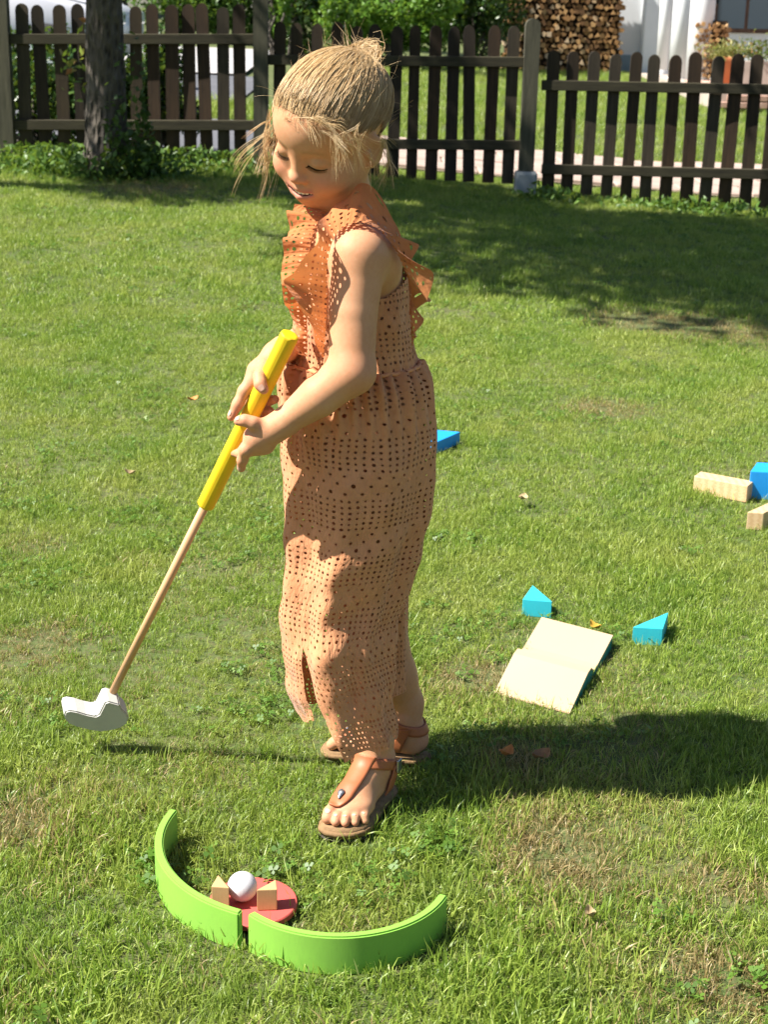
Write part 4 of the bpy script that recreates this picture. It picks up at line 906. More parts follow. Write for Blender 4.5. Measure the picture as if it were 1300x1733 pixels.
# bodice
shc = P(628, 432, 2.105)
def bod_cut(Q):
    d = Q - shc; front = Q[..., 0] < P(556, 430, 2.1)[0]
    return ~(((d[..., 0] / .066) ** 2 + (d[..., 2] / .066) ** 2 < 1) & (Q[..., 1] < 2.19)) & (Q[..., 2] < P(560, 346, 2.2)[2])
def bod_fold(th, py, f):
    return .0012 * np.sin(9 * th + py * .04) + .0022 * np.sin(5 * th + 1.3 * np.sin(py * .03)) + .0016 * np.clip((py - 570) / 40, 0, 1) * np.sin(38 * th + 2 * np.sin(4 * th))
bod = [r for r in ROWS[:9]]
jump, _ = loft('jumpsuit', bod, 220, 110, m_cloth, bod_fold, None, bod_cut)
# trousers: near leg carries the hip
near = [(610, 492, 709, 2.205, .088), (622, 482, 716, 2.203, .096), (645, 478, 726, 2.20, .101), (680, 477, 732, 2.20, .104), (720, 478, 736, 2.20, .105), (770, 481, 735, 2.195, .104), (830, 485, 727, 2.19, .100), (880, 488, 716, 2.185, .093), (930, 486, 703, 2.175, .085), (980, 483, 686, 2.17, .078), (1030, 480, 668, 2.165, .074), (1080, 482, 658, 2.152, .076), (1130, 487, 656, 2.148, .076), (1180, 494, 657, 2.144, .076), (1225, 506, 664, 2.142, .078), (1243, 510, 665, 2.140, .078)]
ph_ = rng.uniform(0, 6.28, 8)
def leg_fold(th, py, f):
    g = np.clip(1 - (py - 606) / 190, 0, 1) ** 1.6
    d = g * .0085 * np.sin(26 * th + 2.5 * np.sin(3 * th + ph_[0])) + g * .0045 * np.sin(13 * th + ph_[1])
    lo = np.clip((py - 660) / 250, 0, 1)
    d = d + lo * (.0075 * np.sin(4 * th + ph_[2] + py * .003) + .0050 * np.sin(7 * th + ph_[3] - py * .005) + .0014 * np.sin(13 * th + py * .011 + ph_[4]))
    d = d + .0018 * np.sin(py * .045 + 3 * th + ph_[5]) * lo + .0012 * np.sin(py * .09 + 5 * np.cos(th)) * lo
    return d
def slit(py):
    k = min(1, max(0, (py - 1078) / 160)); return math.radians(-135), math.radians(-135 + 44 * k ** .8)
def hem(th, f):
    k = np.clip((f - .72) / .28, 0, 1) ** 1.5; front = np.clip(-np.cos(th) * 1.45, 0, 1)
    return k * (.028 * front ** 2 + .0025 * np.sin(5 * th + 1) + .0012 * np.sin(17 * th) + .018 * np.exp(-((th - math.radians(225)) / .28) ** 2))
leg, leg_me = loft('trouser_leg', near, 260, 210, m_cloth, leg_fold, slit, None, math.radians(-135), .098, jump, hem)
far = [(800, 560, 712, 2.255, .08), (880, 565, 712, 2.262, .08), (930, 570, 702, 2.27, .078), (1000, 575, 694, 2.275, .074), (1080, 578, 692, 2.28, .07), (1130, 580, 693, 2.28, .068), (1152, 580, 694, 2.28, .068)]
leg2, _ = loft('trouser_leg', far, 180, 110, m_cloth, lambda th, py, f: .0028 * np.sin(5 * th + 1 + py * .004) + .0016 * np.sin(11 * th - py * .01), None, None, math.pi / 2, .085, jump)
# ruffles
def ruffle(Apts, Bpts, waves, amp, seed, par=jump, curl=.010, n=190, m=16):
    A = catmull([P(*q) for q in Apts], n); Bb = catmull([P(*q) for q in Bpts], n); t = np.linspace(0, 1, n)
    dA = np.gradient(A, axis=0); W = Bb - A; N = np.cross(dA, W); N /= np.linalg.norm(N, axis=1, keepdims=True) + 1e-9
    rnd = np.random.default_rng(seed); p1, p2 = rnd.uniform(0, 6.28, 2); wv = np.sin(waves * 2 * math.pi * t + p1 + 1.2 * np.sin(5 * t + p2)) + .4 * np.sin(waves * 4.7 * math.pi * t + p2)
    arc = np.concatenate([[0], np.cumsum(np.linalg.norm(np.diff(A, axis=0), axis=1))]); wid = np.linalg.norm(W, axis=1)
    env = np.clip(np.minimum(t, 1 - t) * 9, 0, 1); V, UV = [], []
    for j in range(m):
        w = j / (m - 1); fine = .0007 * np.sin(60 * 2 * math.pi * t * .6) * (1 - w)
        V.append(A + W * w + N * ((amp * wv * w ** 1.3 + curl * math.sin(math.pi * w) + fine) * env)[:, None]); UV.append(np.stack([arc * 1.25, wid * w * .95 + .02], 1))
    V = np.array(V); UV = np.array(UV); i = np.arange(n * m).reshape(m, n); F = np.stack([i[:-1, :-1], i[:-1, 1:], i[1:, 1:], i[1:, :-1]], -1).reshape(-1, 4)
    me = pydata('ruffle', V.reshape(-1, 3), F, True, UV.reshape(-1, 2), {'hem': np.repeat(np.arange(m) > m - 2.5, n).astype(float)}); me.materials.append(m_ruf)
    return PART('ruffle', me, m_ruf, par)
ruffle([(548, 604, 2.115), (551, 560, 2.105), (553, 500, 2.088), (555, 440, 2.082), (566, 402, 2.085), (588, 381, 2.088), (612, 377, 2.088), (640, 388, 2.092), (664, 415, 2.100), (684, 455, 2.110), (692, 480, 2.115), (694, 530, 2.125), (697, 590, 2.135)],
       [(546, 606, 2.105), (524, 560, 2.07), (508, 524, 2.05), (494, 492, 2.045), (497, 462, 2.045), (522, 418, 2.055), (540, 374, 2.09), (562, 343, 2.125), (602, 325, 2.14), (648, 340, 2.145), (680, 385, 2.145), (696, 420, 2.14), (693, 446, 2.12), (724, 462, 2.10), (730, 490, 2.11), (706, 522, 2.14), (696, 534, 2.12), (713, 555, 2.11), (700, 572, 2.14), (699, 592, 2.135)], 5.5, .0125, 4, curl=.002, m=22)
ruffle([(520, 604, 2.125), (520, 560, 2.12), (518, 500, 2.112), (520, 450, 2.112), (527, 405, 2.13), (540, 372, 2.15), (556, 350, 2.17)],
       [(505, 600, 2.135), (496, 552, 2.125), (480, 505, 2.11), (476, 455, 2.11), (484, 405, 2.14), (489, 372, 2.165), (498, 345, 2.20)], 4, .010, 9, curl=.003, m=20)
# narrow stitched waist seam
wr_ = []
for th in np.linspace(0, 2 * math.pi, 120):
    z, cx, cy, a, b_ = row3((613, 490, 711, 2.205, .090)); wr_.append((cx + a * math.copysign(abs(math.cos(th)) ** 1.0, math.cos(th)), cy + b_ * math.copysign(abs(math.sin(th)) ** 1.0, math.sin(th)), z + .001 * math.sin(30 * th)))
V, F = tubes(np.array(wr_)[None], np.full((1, 120), .0030), 8); PART('waist_seam', pydata('waist_seam', V, F, True), simple('seam_cotton', (.68, .30, .14), (.60, .25, .11), 60, .9, .3, 300), jump)
# --- sandals
m_leather = simple('tan_leather', (.38, .125, .05), (.32, .10, .04), 30, .5, .15, 200, bdist=.001); m_sole = simple('cork_sole', (.25, .15, .07), (.17, .10, .045), 120, .8, .3, 300); m_under = simple('dark_rubber_sole', (.03, .025, .02), (.05, .04, .03), 20, .8)
m_metal, nt, b = new_mat('burnished_metal'); b.inputs['Metallic'].default_value = .9; b.inputs['Roughness'].default_value = .3; b.inputs['Base Color'].default_value = (.42, .42, .42, 1)
SO = [(-.010, .0), (-.006, -.018), (.012, -.030), (.05, -.031), (.09, -.036), (.12, -.041), (.145, -.037), (.163, -.024), (.173, -.004), (.174, .016), (.166, .030), (.15, .036), (.12, .036), (.09, .033), (.05, .030), (.012, .029), (-.006, .018)]
def strip(ft, path, wdir, width, off, nw=7, rounded=False):
    C_ = catmull([ft.p(*q) for q in path], 40); g = []
    for i, c in enumerate(C_):
        w = np.array(wdir[0]) * (1 - i / 39) + np.array(wdir[1]) * (i / 39); w = ft.e * w[0] + ft.l * w[1] + np.array([0, 0, w[2]])
        k = 1.0
        if rounded: e_ = max(0, (i - 30) / 9); k = math.sqrt(max(0, 1 - e_ ** 2 * .85))
        g.append([c + w * width * .5 * k * s for s in np.linspace(-1, 1, nw)])
    Q = B.project(np.array(g), off, 10); i = np.arange(40 * nw).reshape(40, nw); return Q, np.stack([i[:-1, :-1], i[:-1, 1:], i[1:, 1:], i[1:, :-1]], -1).reshape(-1, 4)
def sandal(ft, inner, label):
    t = bpy.data.objects.new('sandal', bpy.data.meshes.new('sandal')); bm = bmesh.new()
    w = lambda x, y, z: ft.p(x, -inner * y * 1.0, z)
    def slab(z0, z1, sc, bev):
        b2 = prism_bm([tuple((ft.p(x * sc + (1 - sc) * .08, -inner * y * -1 * sc, 0) - ft.o)[:2] + ft.o[:2]) for x, y in (SO if inner * 1 > 0 else SO[::-1])], z0, z1)
        bmesh.ops.recalc_face_normals(b2, faces=b2.faces); bmesh.ops.bevel(b2, geom=[e for e in b2.edges if e.calc_face_angle(0) > .8], offset=bev, segments=3, affect='EDGES'); return b2
    me = bm_mesh('sandal', slab(ft.o[2] - .0125, ft.o[2] + .0015, 1.0, .0035), True); t.data = me; COL.objects.link(t); me.materials.append(m_sole); t.parent = girl; t.matrix_parent_inverse = Matrix.Translation(girl.location).inverted()
    PART('tread', bm_mesh('tread', slab(ft.o[2] - .0185, ft.o[2] - .0127, .985, .002), True), m_under, t)
    Q, F = strip(ft, [(.058, inner * .004, .075), (.085, inner * .008, .055), (.112, inner * .012, .040), (.146, inner * .0145, .030)], [(0, 1, 0), (0, 1, 0)], .036, .0035, 9, True)
    o = PART('thong_strap', pydata('thong_strap', Q.reshape(-1, 3), F, True), m_leather, t); s_ = o.modifiers.new('thick', 'SOLIDIFY'); s_.thickness = .0026; s_.offset = 1
    ring = []
    for a in np.linspace(0, 2 * math.pi, 33): ring.append((.040 + .036 * math.cos(a), .036 * math.sin(a), .058 + .012 * math.cos(a)))
    Q, F = strip(ft, ring, [(0, 0, 1), (0, 0, 1)], .017, .0032, 5); o = PART('ankle_strap', pydata('ankle_strap', Q.reshape(-1, 3), F, True), m_leather, t); s_ = o.modifiers.new('thick', 'SOLIDIFY'); s_.thickness = .0026; s_.offset = 1
    for sd in (-1, 1):
        Q, F = strip(ft, [(.030, sd * .034, .058), (.040, sd * .036, .035), (.048, sd * .035, .010)], [(1, 0, 0), (1, 0, 0)], .020, .003, 5); o = PART('side_strap', pydata('side_strap', Q.reshape(-1, 3), F, True), m_leather, t); s_ = o.modifiers.new('thick', 'SOLIDIFY'); s_.thickness = .0024; s_.offset = 1
    # teardrop stud
    c = B.project(ft.p(.126, inner * .013, .04)[None], .0062, 10)[0]; n_ = B.grad(c[None])[0]; e_ = ft.e - n_ * (ft.e @ n_); e_ /= np.linalg.norm(e_); s2 = np.cross(n_, e_); V, F = [], []
    for j in range(6):
        h = j / 5; r = math.cos(h * math.pi / 2)
        for i in range(24):
            a = 2 * math.pi * i / 24; x = .0072 * math.cos(a) + (.0045 if math.cos(a) > 0 else 0) * math.cos(a) ** 3; y = .0055 * math.sin(a) * (1 - .42 * max(0, math.cos(a)) ** .8)
            V.append(c + (e_ * x + s2 * y) * max(r, .02) + n_ * (.0028 * math.sin(h * math.pi / 2) - .0004))
    for j in range(5):
        for i in range(24): F.append((j * 24 + i, j * 24 + (i + 1) % 24, (j + 1) * 24 + (i + 1) % 24, (j + 1) * 24 + i))
    PART('stud', pydata('stud', V, F, True), m_metal, t)
    cb = B.project(ft.p(.034, -inner * .038, .056)[None], .007, 10)[0]; bk = box_bm((0, 0, 0), (.014, .004, .020), .001, 1); bmesh.ops.transform(bk, matrix=Matrix.Translation(cb) @ Matrix((ft.e, ft.l, (0, 0, 1))).transposed().to_4x4(), verts=bk.verts); PART('buckle', bm_mesh('buckle', bk), m_metal, t)
    EXCL.append(('poly', [tuple(ft.p(x * 1.03, y * 1.1, 0)[:2]) for x, y in SO]))
    return t
sandal(FN, -1, ''); sandal(FF, 1, '')
# --- hair
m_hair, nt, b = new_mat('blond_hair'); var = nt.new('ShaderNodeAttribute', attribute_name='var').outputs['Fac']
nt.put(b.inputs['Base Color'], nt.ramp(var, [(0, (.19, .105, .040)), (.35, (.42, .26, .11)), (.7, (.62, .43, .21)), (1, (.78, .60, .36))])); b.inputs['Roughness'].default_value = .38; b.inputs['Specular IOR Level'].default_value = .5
trn = nt.new('ShaderNodeBsdfTranslucent'); trn.inputs[0].default_value = (.75, .52, .25, 1); mx = nt.new('ShaderNodeMixShader'); mx.inputs[0].default_value = .18; nt.l.new(b.outputs[0], mx.inputs[1]); nt.l.new(trn.outputs[0], mx.inputs[2]); nt.l.new(mx.outputs[0], nt.n['Material Output'].inputs[0])
hr = np.random.default_rng(21)
CC = np.array([-.014, 0, .028])
def scalp_mask(q, exact=False):
    f, s, u = q[..., 0], np.abs(q[..., 1]), q[..., 2]
    thr = np.interp(f, [-.1, -.05, -.02, .0, .02, .04, .055, .07], [-.050, -.045, -.012, .022, .030, .042, .052, .066])
    ear = (f > -.028) & (f < .014) & (u < .022) & (s > .05)
    return (u > thr + (.0 if exact else hr.normal(0, .005, u.shape))) & ~ear
BUN = P(601, 112, 2.188); bq = hd_inv(BUN) - CC; bdir = bq / np.linalg.norm(bq)
def on_head(dirs, off):
    Q = HO + (CC + dirs * .088) @ HM.T * HS; return B.project(Q, off, 7)
# under-cap
nu, nv = 90, 60; th = np.linspace(0, 2 * math.pi, nu); cp = np.linspace(.02, math.pi - .02, nv)
dirs = np.stack([np.outer(np.sin(cp), np.cos(th)), np.outer(np.sin(cp), np.sin(th)), np.outer(np.cos(cp), np.ones(nu))], -1); Q = on_head(dirs, np.full(dirs.shape[:2], .0022))
i = np.arange(nu * nv).reshape(nv, nu); F = np.stack([i[:-1, :-1], i[1:, :-1], i[1:, 1:], i[:-1, 1:]], -1); mk = scalp_mask(hd_inv(Q) - np.array([0, 0, .004]), True); F = F[mk[:-1, :-1] & mk[1:, 1:]]
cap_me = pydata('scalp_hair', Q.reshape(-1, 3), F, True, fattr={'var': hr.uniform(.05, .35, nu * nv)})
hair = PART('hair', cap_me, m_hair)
def strands(name, paths, r0, var, par=hair, sides=3, taper=.25):
    K = paths.shape[1]; prof_ = np.interp(np.linspace(0, 1, K), [0, .15, .7, 1], [.7, 1, .9, taper]); V, F = tubes(paths, np.outer(np.broadcast_to(r0, len(paths)), prof_), sides)
    return PART(name, pydata(name, V, F, True, fattr={'var': np.repeat(np.clip(var, 0, 1), K * sides)}), m_hair, par)
# combed strands from all over the scalp to the bun, in locks
N = 14000; K = 12
d0 = hr.normal(size=(N * 4, 3)); d0 /= np.linalg.norm(d0, axis=1, keepdims=True); q0 = hd_inv(on_head(d0, np.full(len(d0), .002))); d0 = d0[scalp_mask(q0)][:N]; N = len(d0)
ang = np.arccos(np.clip(d0 @ bdir, -1, 1)); t = np.linspace(0, 1, K)
sl_ = np.sin((1 - t)[None, :] * ang[:, None])[..., None] * d0[:, None] + np.sin(t[None, :] * ang[:, None])[..., None] * bdir; sl_ /= np.linalg.norm(sl_, axis=2, keepdims=True)
# lock id by azimuth round the bun
e1 = np.cross(bdir, [0, 1, 0]); e1 /= np.linalg.norm(e1); e2 = np.cross(bdir, e1); az = np.arctan2(d0 @ e2, d0 @ e1)
lock = np.floor((az + .12 * np.sin(ang * 5)) * 17).astype(int) % 107; lv = hr.uniform(-.22, .20, 107); lo_ = hr.uniform(-.001, .0025, 107)
frac = ((az + .12 * np.sin(ang * 5)) * 17) % 1.0
off = .0022 + .0018 * np.sin(np.pi * frac)[:, None] * np.sin(np.pi * np.clip(t * .9 + .12, 0, 1))[None] + lo_[lock][:, None] * np.sin(np.pi * t)[None] + np.abs(hr.normal(0, .0012, N))[:, None] * np.sin(np.pi * t)[None]
wig = hr.normal(0, .022, (N, 1, 3)) * np.sin(t * 7 + hr.uniform(0, 6, (N, 1)))[..., None] * (1 - t)[None, :, None]; sl_ = sl_ + wig; sl_ /= np.linalg.norm(sl_, axis=2, keepdims=True)
Q = on_head(sl_, off); strands('combed_hair', Q, hr.uniform(.00022, .00042, N), .50 + lv[lock] + hr.normal(0, .16, N))
# a loose, messier top layer
sel = hr.choice(N, 1500, replace=False); ph1 = hr.uniform(0, 6.28, (1500, 1, 3)); w2 = hr.normal(0, .085, (1500, 1, 3)) * np.sin(t[None, :, None] * hr.uniform(3, 8, (1500, 1, 1)) + ph1) * np.sin(np.pi * np.clip(t * .9 + .05, 0, 1))[None, :, None]
s2_ = sl_[sel] + w2; s2_ /= np.linalg.norm(s2_, axis=2, keepdims=True); Q = on_head(s2_, .003 + hr.uniform(.001, .007, (1500, 1)) * np.sin(np.pi * t)[None]); strands('loose_top_hair', Q, hr.uniform(.00016, .00034, 1500), .70 + hr.normal(0, .18, 1500))
# bun
nb = 900; kk = 20; tt = np.linspace(0, 1, kk); bc_ = BUN + HM @ np.array([-.002, 0, .0]); paths = []
bx = HM[:, 0]; by = HM[:, 1]; bz = HM @ (bdir); 
for i in range(nb):
    r = hr.uniform(.006, .030); a0 = hr.uniform(0, 6.28); tl = hr.normal(0, .38, 2); p = []
    for u_ in tt:
        a = a0 + u_ * hr.uniform(2.5, 3.2) * 1.5; x, y = r * math.cos(a), r * math.sin(a); p.append(bc_ + bx * x + by * y * .95 + bz * (tl[0] * x + tl[1] * y * .6 + hr.normal(0, .0012) + .004))
    paths.append(p)
strands('bun', np.array(paths), hr.uniform(.00025, .0005, nb), .62 + hr.normal(0, .2, nb), taper=.5)
# loose wisps
paths, rr, vv = [], [], []
def wisp(p0, p1, sag, n, spread0, spread1, curl, r=.0004, v=.75):
    p0 = np.array(p0); p1 = np.array(p1); left = n
    while left > 0:      # a lock of hairs that bend together
        m = min(left, int(hr.integers(4, 9))); left -= m; la = p0 + hr.normal(0, spread0, 3); lb = p1 + hr.normal(0, spread1, 3); c1 = hr.normal(0, 1, 3); ph0 = hr.uniform(0, 6.28); fr_ = hr.uniform(.35, .8); lvv = v + hr.normal(0, .12)
        for _ in range(m):
            a = la + hr.normal(0, .0012, 3); b2 = lb + hr.normal(0, .0028, 3); f2 = fr_ * hr.uniform(.92, 1.08)
            tq = np.linspace(0, 1, 12)[:, None]; pth = a * (1 - tq) + b2 * tq + np.array([0, 0, sag]) * np.sin(math.pi * tq) + (c1 + hr.normal(0, .18, 3)) * curl * (np.sin(2 * math.pi * f2 * tq + ph0) - math.sin(ph0)) * tq
            paths.append(pth); rr.append(r * hr.uniform(.6, 1.3)); vv.append(lvv + hr.normal(0, .06))
for (a, b2, n) in (((466, 190, 2.17), (446, 262, 2.17), 14), ((464, 200, 2.18), (436, 262, 2.19), 16), ((462, 215, 2.18), (424, 290, 2.20), 20), ((462, 228, 2.18), (432, 300, 2.2), 20), ((464, 240, 2.18), (444, 318, 2.19), 12), ((466, 250, 2.18), (462, 325, 2.19), 7), ((463, 225, 2.18), (412, 298, 2.2), 9)): wisp(P(*a), P(*b2), .006, n, .004, .012, .007, .00026, .80)
for (a, b2, n, c_) in (((520, 205, 2.075), (560, 215, 2.06), 26, .006), ((540, 208, 2.07), (582, 240, 2.055), 26, .006), ((560, 215, 2.07), (588, 282, 2.06), 30, .005), ((575, 235, 2.065), (580, 290, 2.062), 26, .005), ((505, 200, 2.08), (538, 232, 2.065), 22, .005), ((585, 240, 2.07), (602, 285, 2.07), 16, .006), ((620, 275, 2.09), (628, 305, 2.09), 12, .005), ((655, 235, 2.12), (655, 300, 2.13), 34, .006), ((640, 230, 2.10), (664, 262, 2.12), 16, .003), ((600, 225, 2.065), (632, 252, 2.08), 20, .004), ((480, 195, 2.10), (510, 215, 2.085), 18, .004), ((650, 280, 2.13), (640, 320, 2.13), 20, .005), ((610, 215, 2.065), (600, 250, 2.06), 16, .006)): wisp(P(*a), P(*b2), .004, n, .006, .009, c_ * 1.3, .0002, .82)
# fly-away outline hairs
nf = 150; df = hr.normal(size=(nf * 5, 3)); df /= np.linalg.norm(df, axis=1, keepdims=True); qf = on_head(df, np.full(len(df), .003)); df_ = qf[scalp_mask(hd_inv(qf))][:nf]; gn = B.grad(df_)
for p0, g_ in zip(df_, gn):
    tg = HM @ (bdir) + hr.normal(0, .7, 3); L = hr.uniform(.02, .05); tq = np.linspace(0, 1, 12)[:, None]; lift = hr.uniform(.001, .006)
    paths.append(p0 + tg / np.linalg.norm(tg) * L * tq + g_ * lift * np.sin(math.pi * tq * .75) + hr.normal(0, 1, 3) * .003 * np.sin(2.5 * tq)); rr.append(hr.uniform(.0001, .00016)); vv.append(.75)
for _ in range(110):
    d_ = hr.normal(size=3); d_ /= np.linalg.norm(d_); p0 = bc_ + d_ * .02; tq = np.linspace(0, 1, 12)[:, None]; paths.append(p0 + (d_ * hr.uniform(.008, .03) + hr.normal(0, .012, 3)) * tq + hr.normal(0, .005, 3) * np.sin(4 * tq)); rr.append(hr.uniform(.0002, .0004)); vv.append(.8)
strands('loose_hair', np.array(paths), np.array(rr), np.array(vv), taper=.3)
# ------------------------------------------------------------------ grass
m_grass, nt, b = new_mat('grass_blades')
pos = nt.new('ShaderNodeNewGeometry').outputs['Position']
bv = nt.new('ShaderNodeAttribute', attribute_name='var').outputs['Fac']; bh = nt.new('ShaderNodeAttribute', attribute_name='ht').outputs['Fac']
dry = nt.new('ShaderNodeAttribute', attribute_name='dry', attribute_type='INSTANCER').outputs['Fac']
rnd_ = nt.new('ShaderNodeObjectInfo').outputs['Random']
big = nt.noise(pos, 2.6, 4)
c = nt.ramp(nt.math('ADD', nt.math('MULTIPLY', bv, .65), nt.math('MULTIPLY', rnd_, .35)), [(0, (.07, .13, .014)), (.4, (.17, .27, .032)), (.75, (.33, .42, .068)), (1, (.50, .54, .21))])
c = nt.mix(nt.mapr(big, .42, .66, 0, .6), c, (.38, .40, .10)); c = nt.mix(nt.mapr(nt.noise(pos, 7.5, 3), .5, .7, 0, .5), c, (.10, .20, .03))
dryc = nt.ramp(bv, [(0, (.16, .11, .045)), (.5, (.34, .25, .11)), (1, (.48, .39, .20))])
isdry = nt.math('GREATER_THAN', nt.math('ADD', dry, nt.math('MULTIPLY', nt.math('FRACT', nt.math('MULTIPLY', bv, 17.3)), .5)), .62)
c = nt.mix(isdry, c, dryc)
nt.put(b.inputs['Base Color'], c); b.inputs['Roughness'].default_value = .42; b.inputs['Specular IOR Level'].default_value = .4
tr = nt.new('ShaderNodeBsdfTranslucent'); nt.put(tr.inputs[0], nt.mix(.35, c, (.30, .44, .03)))
mx = nt.new('ShaderNodeMixShader'); mx.inputs[0].default_value = .38
nt.l.new(b.outputs[0], mx.inputs[1]); nt.l.new(tr.outputs[0], mx.inputs[2]); nt.l.new(mx.outputs[0], nt.n['Material Output'].inputs[0])
def tuft(name, nb, hmin, hmax, spread, w, seed, curl=1.0):
    rnd = np.random.default_rng(seed); V, F, A, T, o = [], [], [], [], 0
    for i in range(nb):
        h = rnd.uniform(hmin, hmax); az = rnd.uniform(0, 6.283); lean = rnd.gamma(2.2, .22) * curl; base = rnd.normal(0, spread, 2)
        d = np.array([math.cos(az), math.sin(az)]); side = np.array([-d[1], d[0]]); va = rnd.uniform(0, 1); ww = w * rnd.uniform(.6, 1.4)
        tw = rnd.normal(0, .5)
        P = np.array([base[0], base[1], -.004]); ang = lean * .3
        for k in range(4):
            f = k / 3; wd = ww * (1 - f ** 1.7) * .5
            s2 = side * math.cos(tw * f) + d * math.sin(tw * f)
            if k < 3:
                V += [(P[0] + s2[0] * wd, P[1] + s2[1] * wd, P[2]), (P[0] - s2[0] * wd, P[1] - s2[1] * wd, P[2])]; A += [va] * 2; T += [f] * 2
            else: V.append(tuple(P)); A.append(va); T.append(f)
            P = P + np.array([d[0] * math.sin(ang), d[1] * math.sin(ang), math.cos(ang)]) * h / 3; ang += lean * .75
        F += [(o, o + 1, o + 3), (o, o + 3, o + 2), (o + 2, o + 3, o + 5), (o + 2, o + 5, o + 4), (o + 4, o + 5, o + 6)]; o += 7
    me = pydata(name, V, np.array(F), fattr={'var': A, 'ht': T}); me.materials.append(m_grass)
    return bpy.data.objects.new(name, me)
m_clover = leaf_mat('clover_leaves', (.06, .13, .015), (.12, .22, .03), (.19, .30, .06), .3)
def clover(name, n, seed):
    rnd = np.random.default_rng(seed); V, F, A, o = [], [], [], 0
    for i in range(n):
        c0 = np.array([*rnd.normal(0, .022, 2), rnd.uniform(.012, .032)]); va = rnd.uniform(0, 1); tilt = rnd.normal(0, .35, 2)
        for k in range(3):
            a = 2.09 * k + rnd.uniform(0, .5); r = rnd.uniform(.006, .010); d = np.array([math.cos(a), math.sin(a), 0]); s = np.array([-d[1], d[0], 0])
            q = [c0, c0 + d * r * .7 + s * r * .5, c0 + d * r * 1.15 + s * r * .2, c0 + d * r * 1.15 - s * r * .2, c0 + d * r * .7 - s * r * .5]
            V += [tuple(p + np.array([0, 0, np.dot(p[:2] - c0[:2], tilt)])) for p in q]; F += [(o, o + 1, o + 2), (o, o + 2, o + 3), (o, o + 3, o + 4)]; A += [va] * 5; o += 5
    me = pydata(name, V, np.array(F), fattr={'var': A}); me.materials.append(m_clover); return bpy.data.objects.new(name, me)
def scatter(name, src, P, scale, dryv, seed, lean=.25):
    rnd = np.random.default_rng(seed); n = len(P)
    me = bpy.data.meshes.new(name); me.vertices.add(n); me.vertices.foreach_set('co', np.asarray(P, np.float32).ravel())
    a = me.attributes.new('rot', 'FLOAT_VECTOR', 'POINT')
    rot = np.stack([rnd.normal(0, lean, n), rnd.normal(0, lean, n), rnd.uniform(0, 6.283, n)], 1); a.data.foreach_set('vector', rot.astype(np.float32).ravel())
    a = me.attributes.new('scl', 'FLOAT', 'POINT'); a.data.foreach_set('value', np.asarray(scale, np.float32))
    a = me.attributes.new('dry', 'FLOAT', 'POINT'); a.data.foreach_set('value', np.asarray(dryv, np.float32))
    o = bpy.data.objects.new(name, me); COL.objects.link(o); o['kind'] = 'stuff'
    ng = bpy.data.node_groups.new(name, 'GeometryNodeTree')
    ng.interface.new_socket('Geometry', in_out='INPUT', socket_type='NodeSocketGeometry'); ng.interface.new_socket('Geometry', in_out='OUTPUT', socket_type='NodeSocketGeometry')
    N = ng.nodes; L = ng.links; gi = N.new('NodeGroupInput'); go = N.new('NodeGroupOutput'); ip = N.new('GeometryNodeInstanceOnPoints'); oi = N.new('GeometryNodeObjectInfo')
    oi.inputs['Object'].default_value = src; oi.inputs['As Instance'].default_value = True
    mp = N.new('GeometryNodeMeshToPoints'); L.new(gi.outputs[0], mp.inputs[0]); L.new(mp.outputs[0], ip.inputs['Points']); L.new(oi.outputs['Geometry'], ip.inputs['Instance'])
    r_ = N.new('GeometryNodeInputNamedAttribute'); r_.data_type = 'FLOAT_VECTOR'; r_.inputs['Name'].default_value = 'rot'; L.new(r_.outputs['Attribute'], ip.inputs['Rotation'])
    s_ = N.new('GeometryNodeInputNamedAttribute'); s_.data_type = 'FLOAT'; s_.inputs['Name'].default_value = 'scl'; L.new(s_.outputs['Attribute'], ip.inputs['Scale'])
    L.new(ip.outputs[0], go.inputs[0])
    md = o.modifiers.new('scatter', 'NODES'); md.node_group = ng
    return o
def inpoly(P, poly):
    poly = np.asarray(poly); x, y = P[:, 0], P[:, 1]; r = np.zeros(len(P), bool); j = len(poly) - 1
    for i in range(len(poly)):
        a, b_ = poly[i], poly[j]; c_ = ((a[1] > y) != (b_[1] > y)) & (x < (b_[0] - a[0]) * (y - a[1]) / (b_[1] - a[1] + 1e-12) + a[0]); r ^= c_; j = i
    return r
def allowed(P):
    ok = np.ones(len(P), bool)
    for e in EXCL:
        if e[0] == 'disc': ok &= (P[:, 0] - e[1]) ** 2 + (P[:, 1] - e[2]) ** 2 > e[3] ** 2
        else: ok &= ~inpoly(P, e[1])
    for c_, r_, a0, a1 in ARCS:
        rr = np.hypot(P[:, 0] - c_[0], P[:, 1] - c_[1]); aa = np.arctan2(P[:, 1] - c_[1], P[:, 0] - c_[0]) % (2 * math.pi); ok &= ~((rr < r_ + .0015) & (rr > r_ - .018) & (aa > a0 - .03) & (aa < a1 + .03))
    return ok
def vnoise(P, sc, seed):
    rnd = np.random.default_rng(seed); G = rnd.uniform(0, 1, (64, 64)); q = P * sc; i = np.floor(q).astype(int); f = q - i; f = f * f * (3 - 2 * f)
    g = lambda a, b_: G[(i[:, 0] + a) % 64, (i[:, 1] + b_) % 64]
    return (g(0, 0) * (1 - f[:, 0]) + g(1, 0) * f[:, 0]) * (1 - f[:, 1]) + (g(0, 1) * (1 - f[:, 0]) + g(1, 1) * f[:, 0]) * f[:, 1]
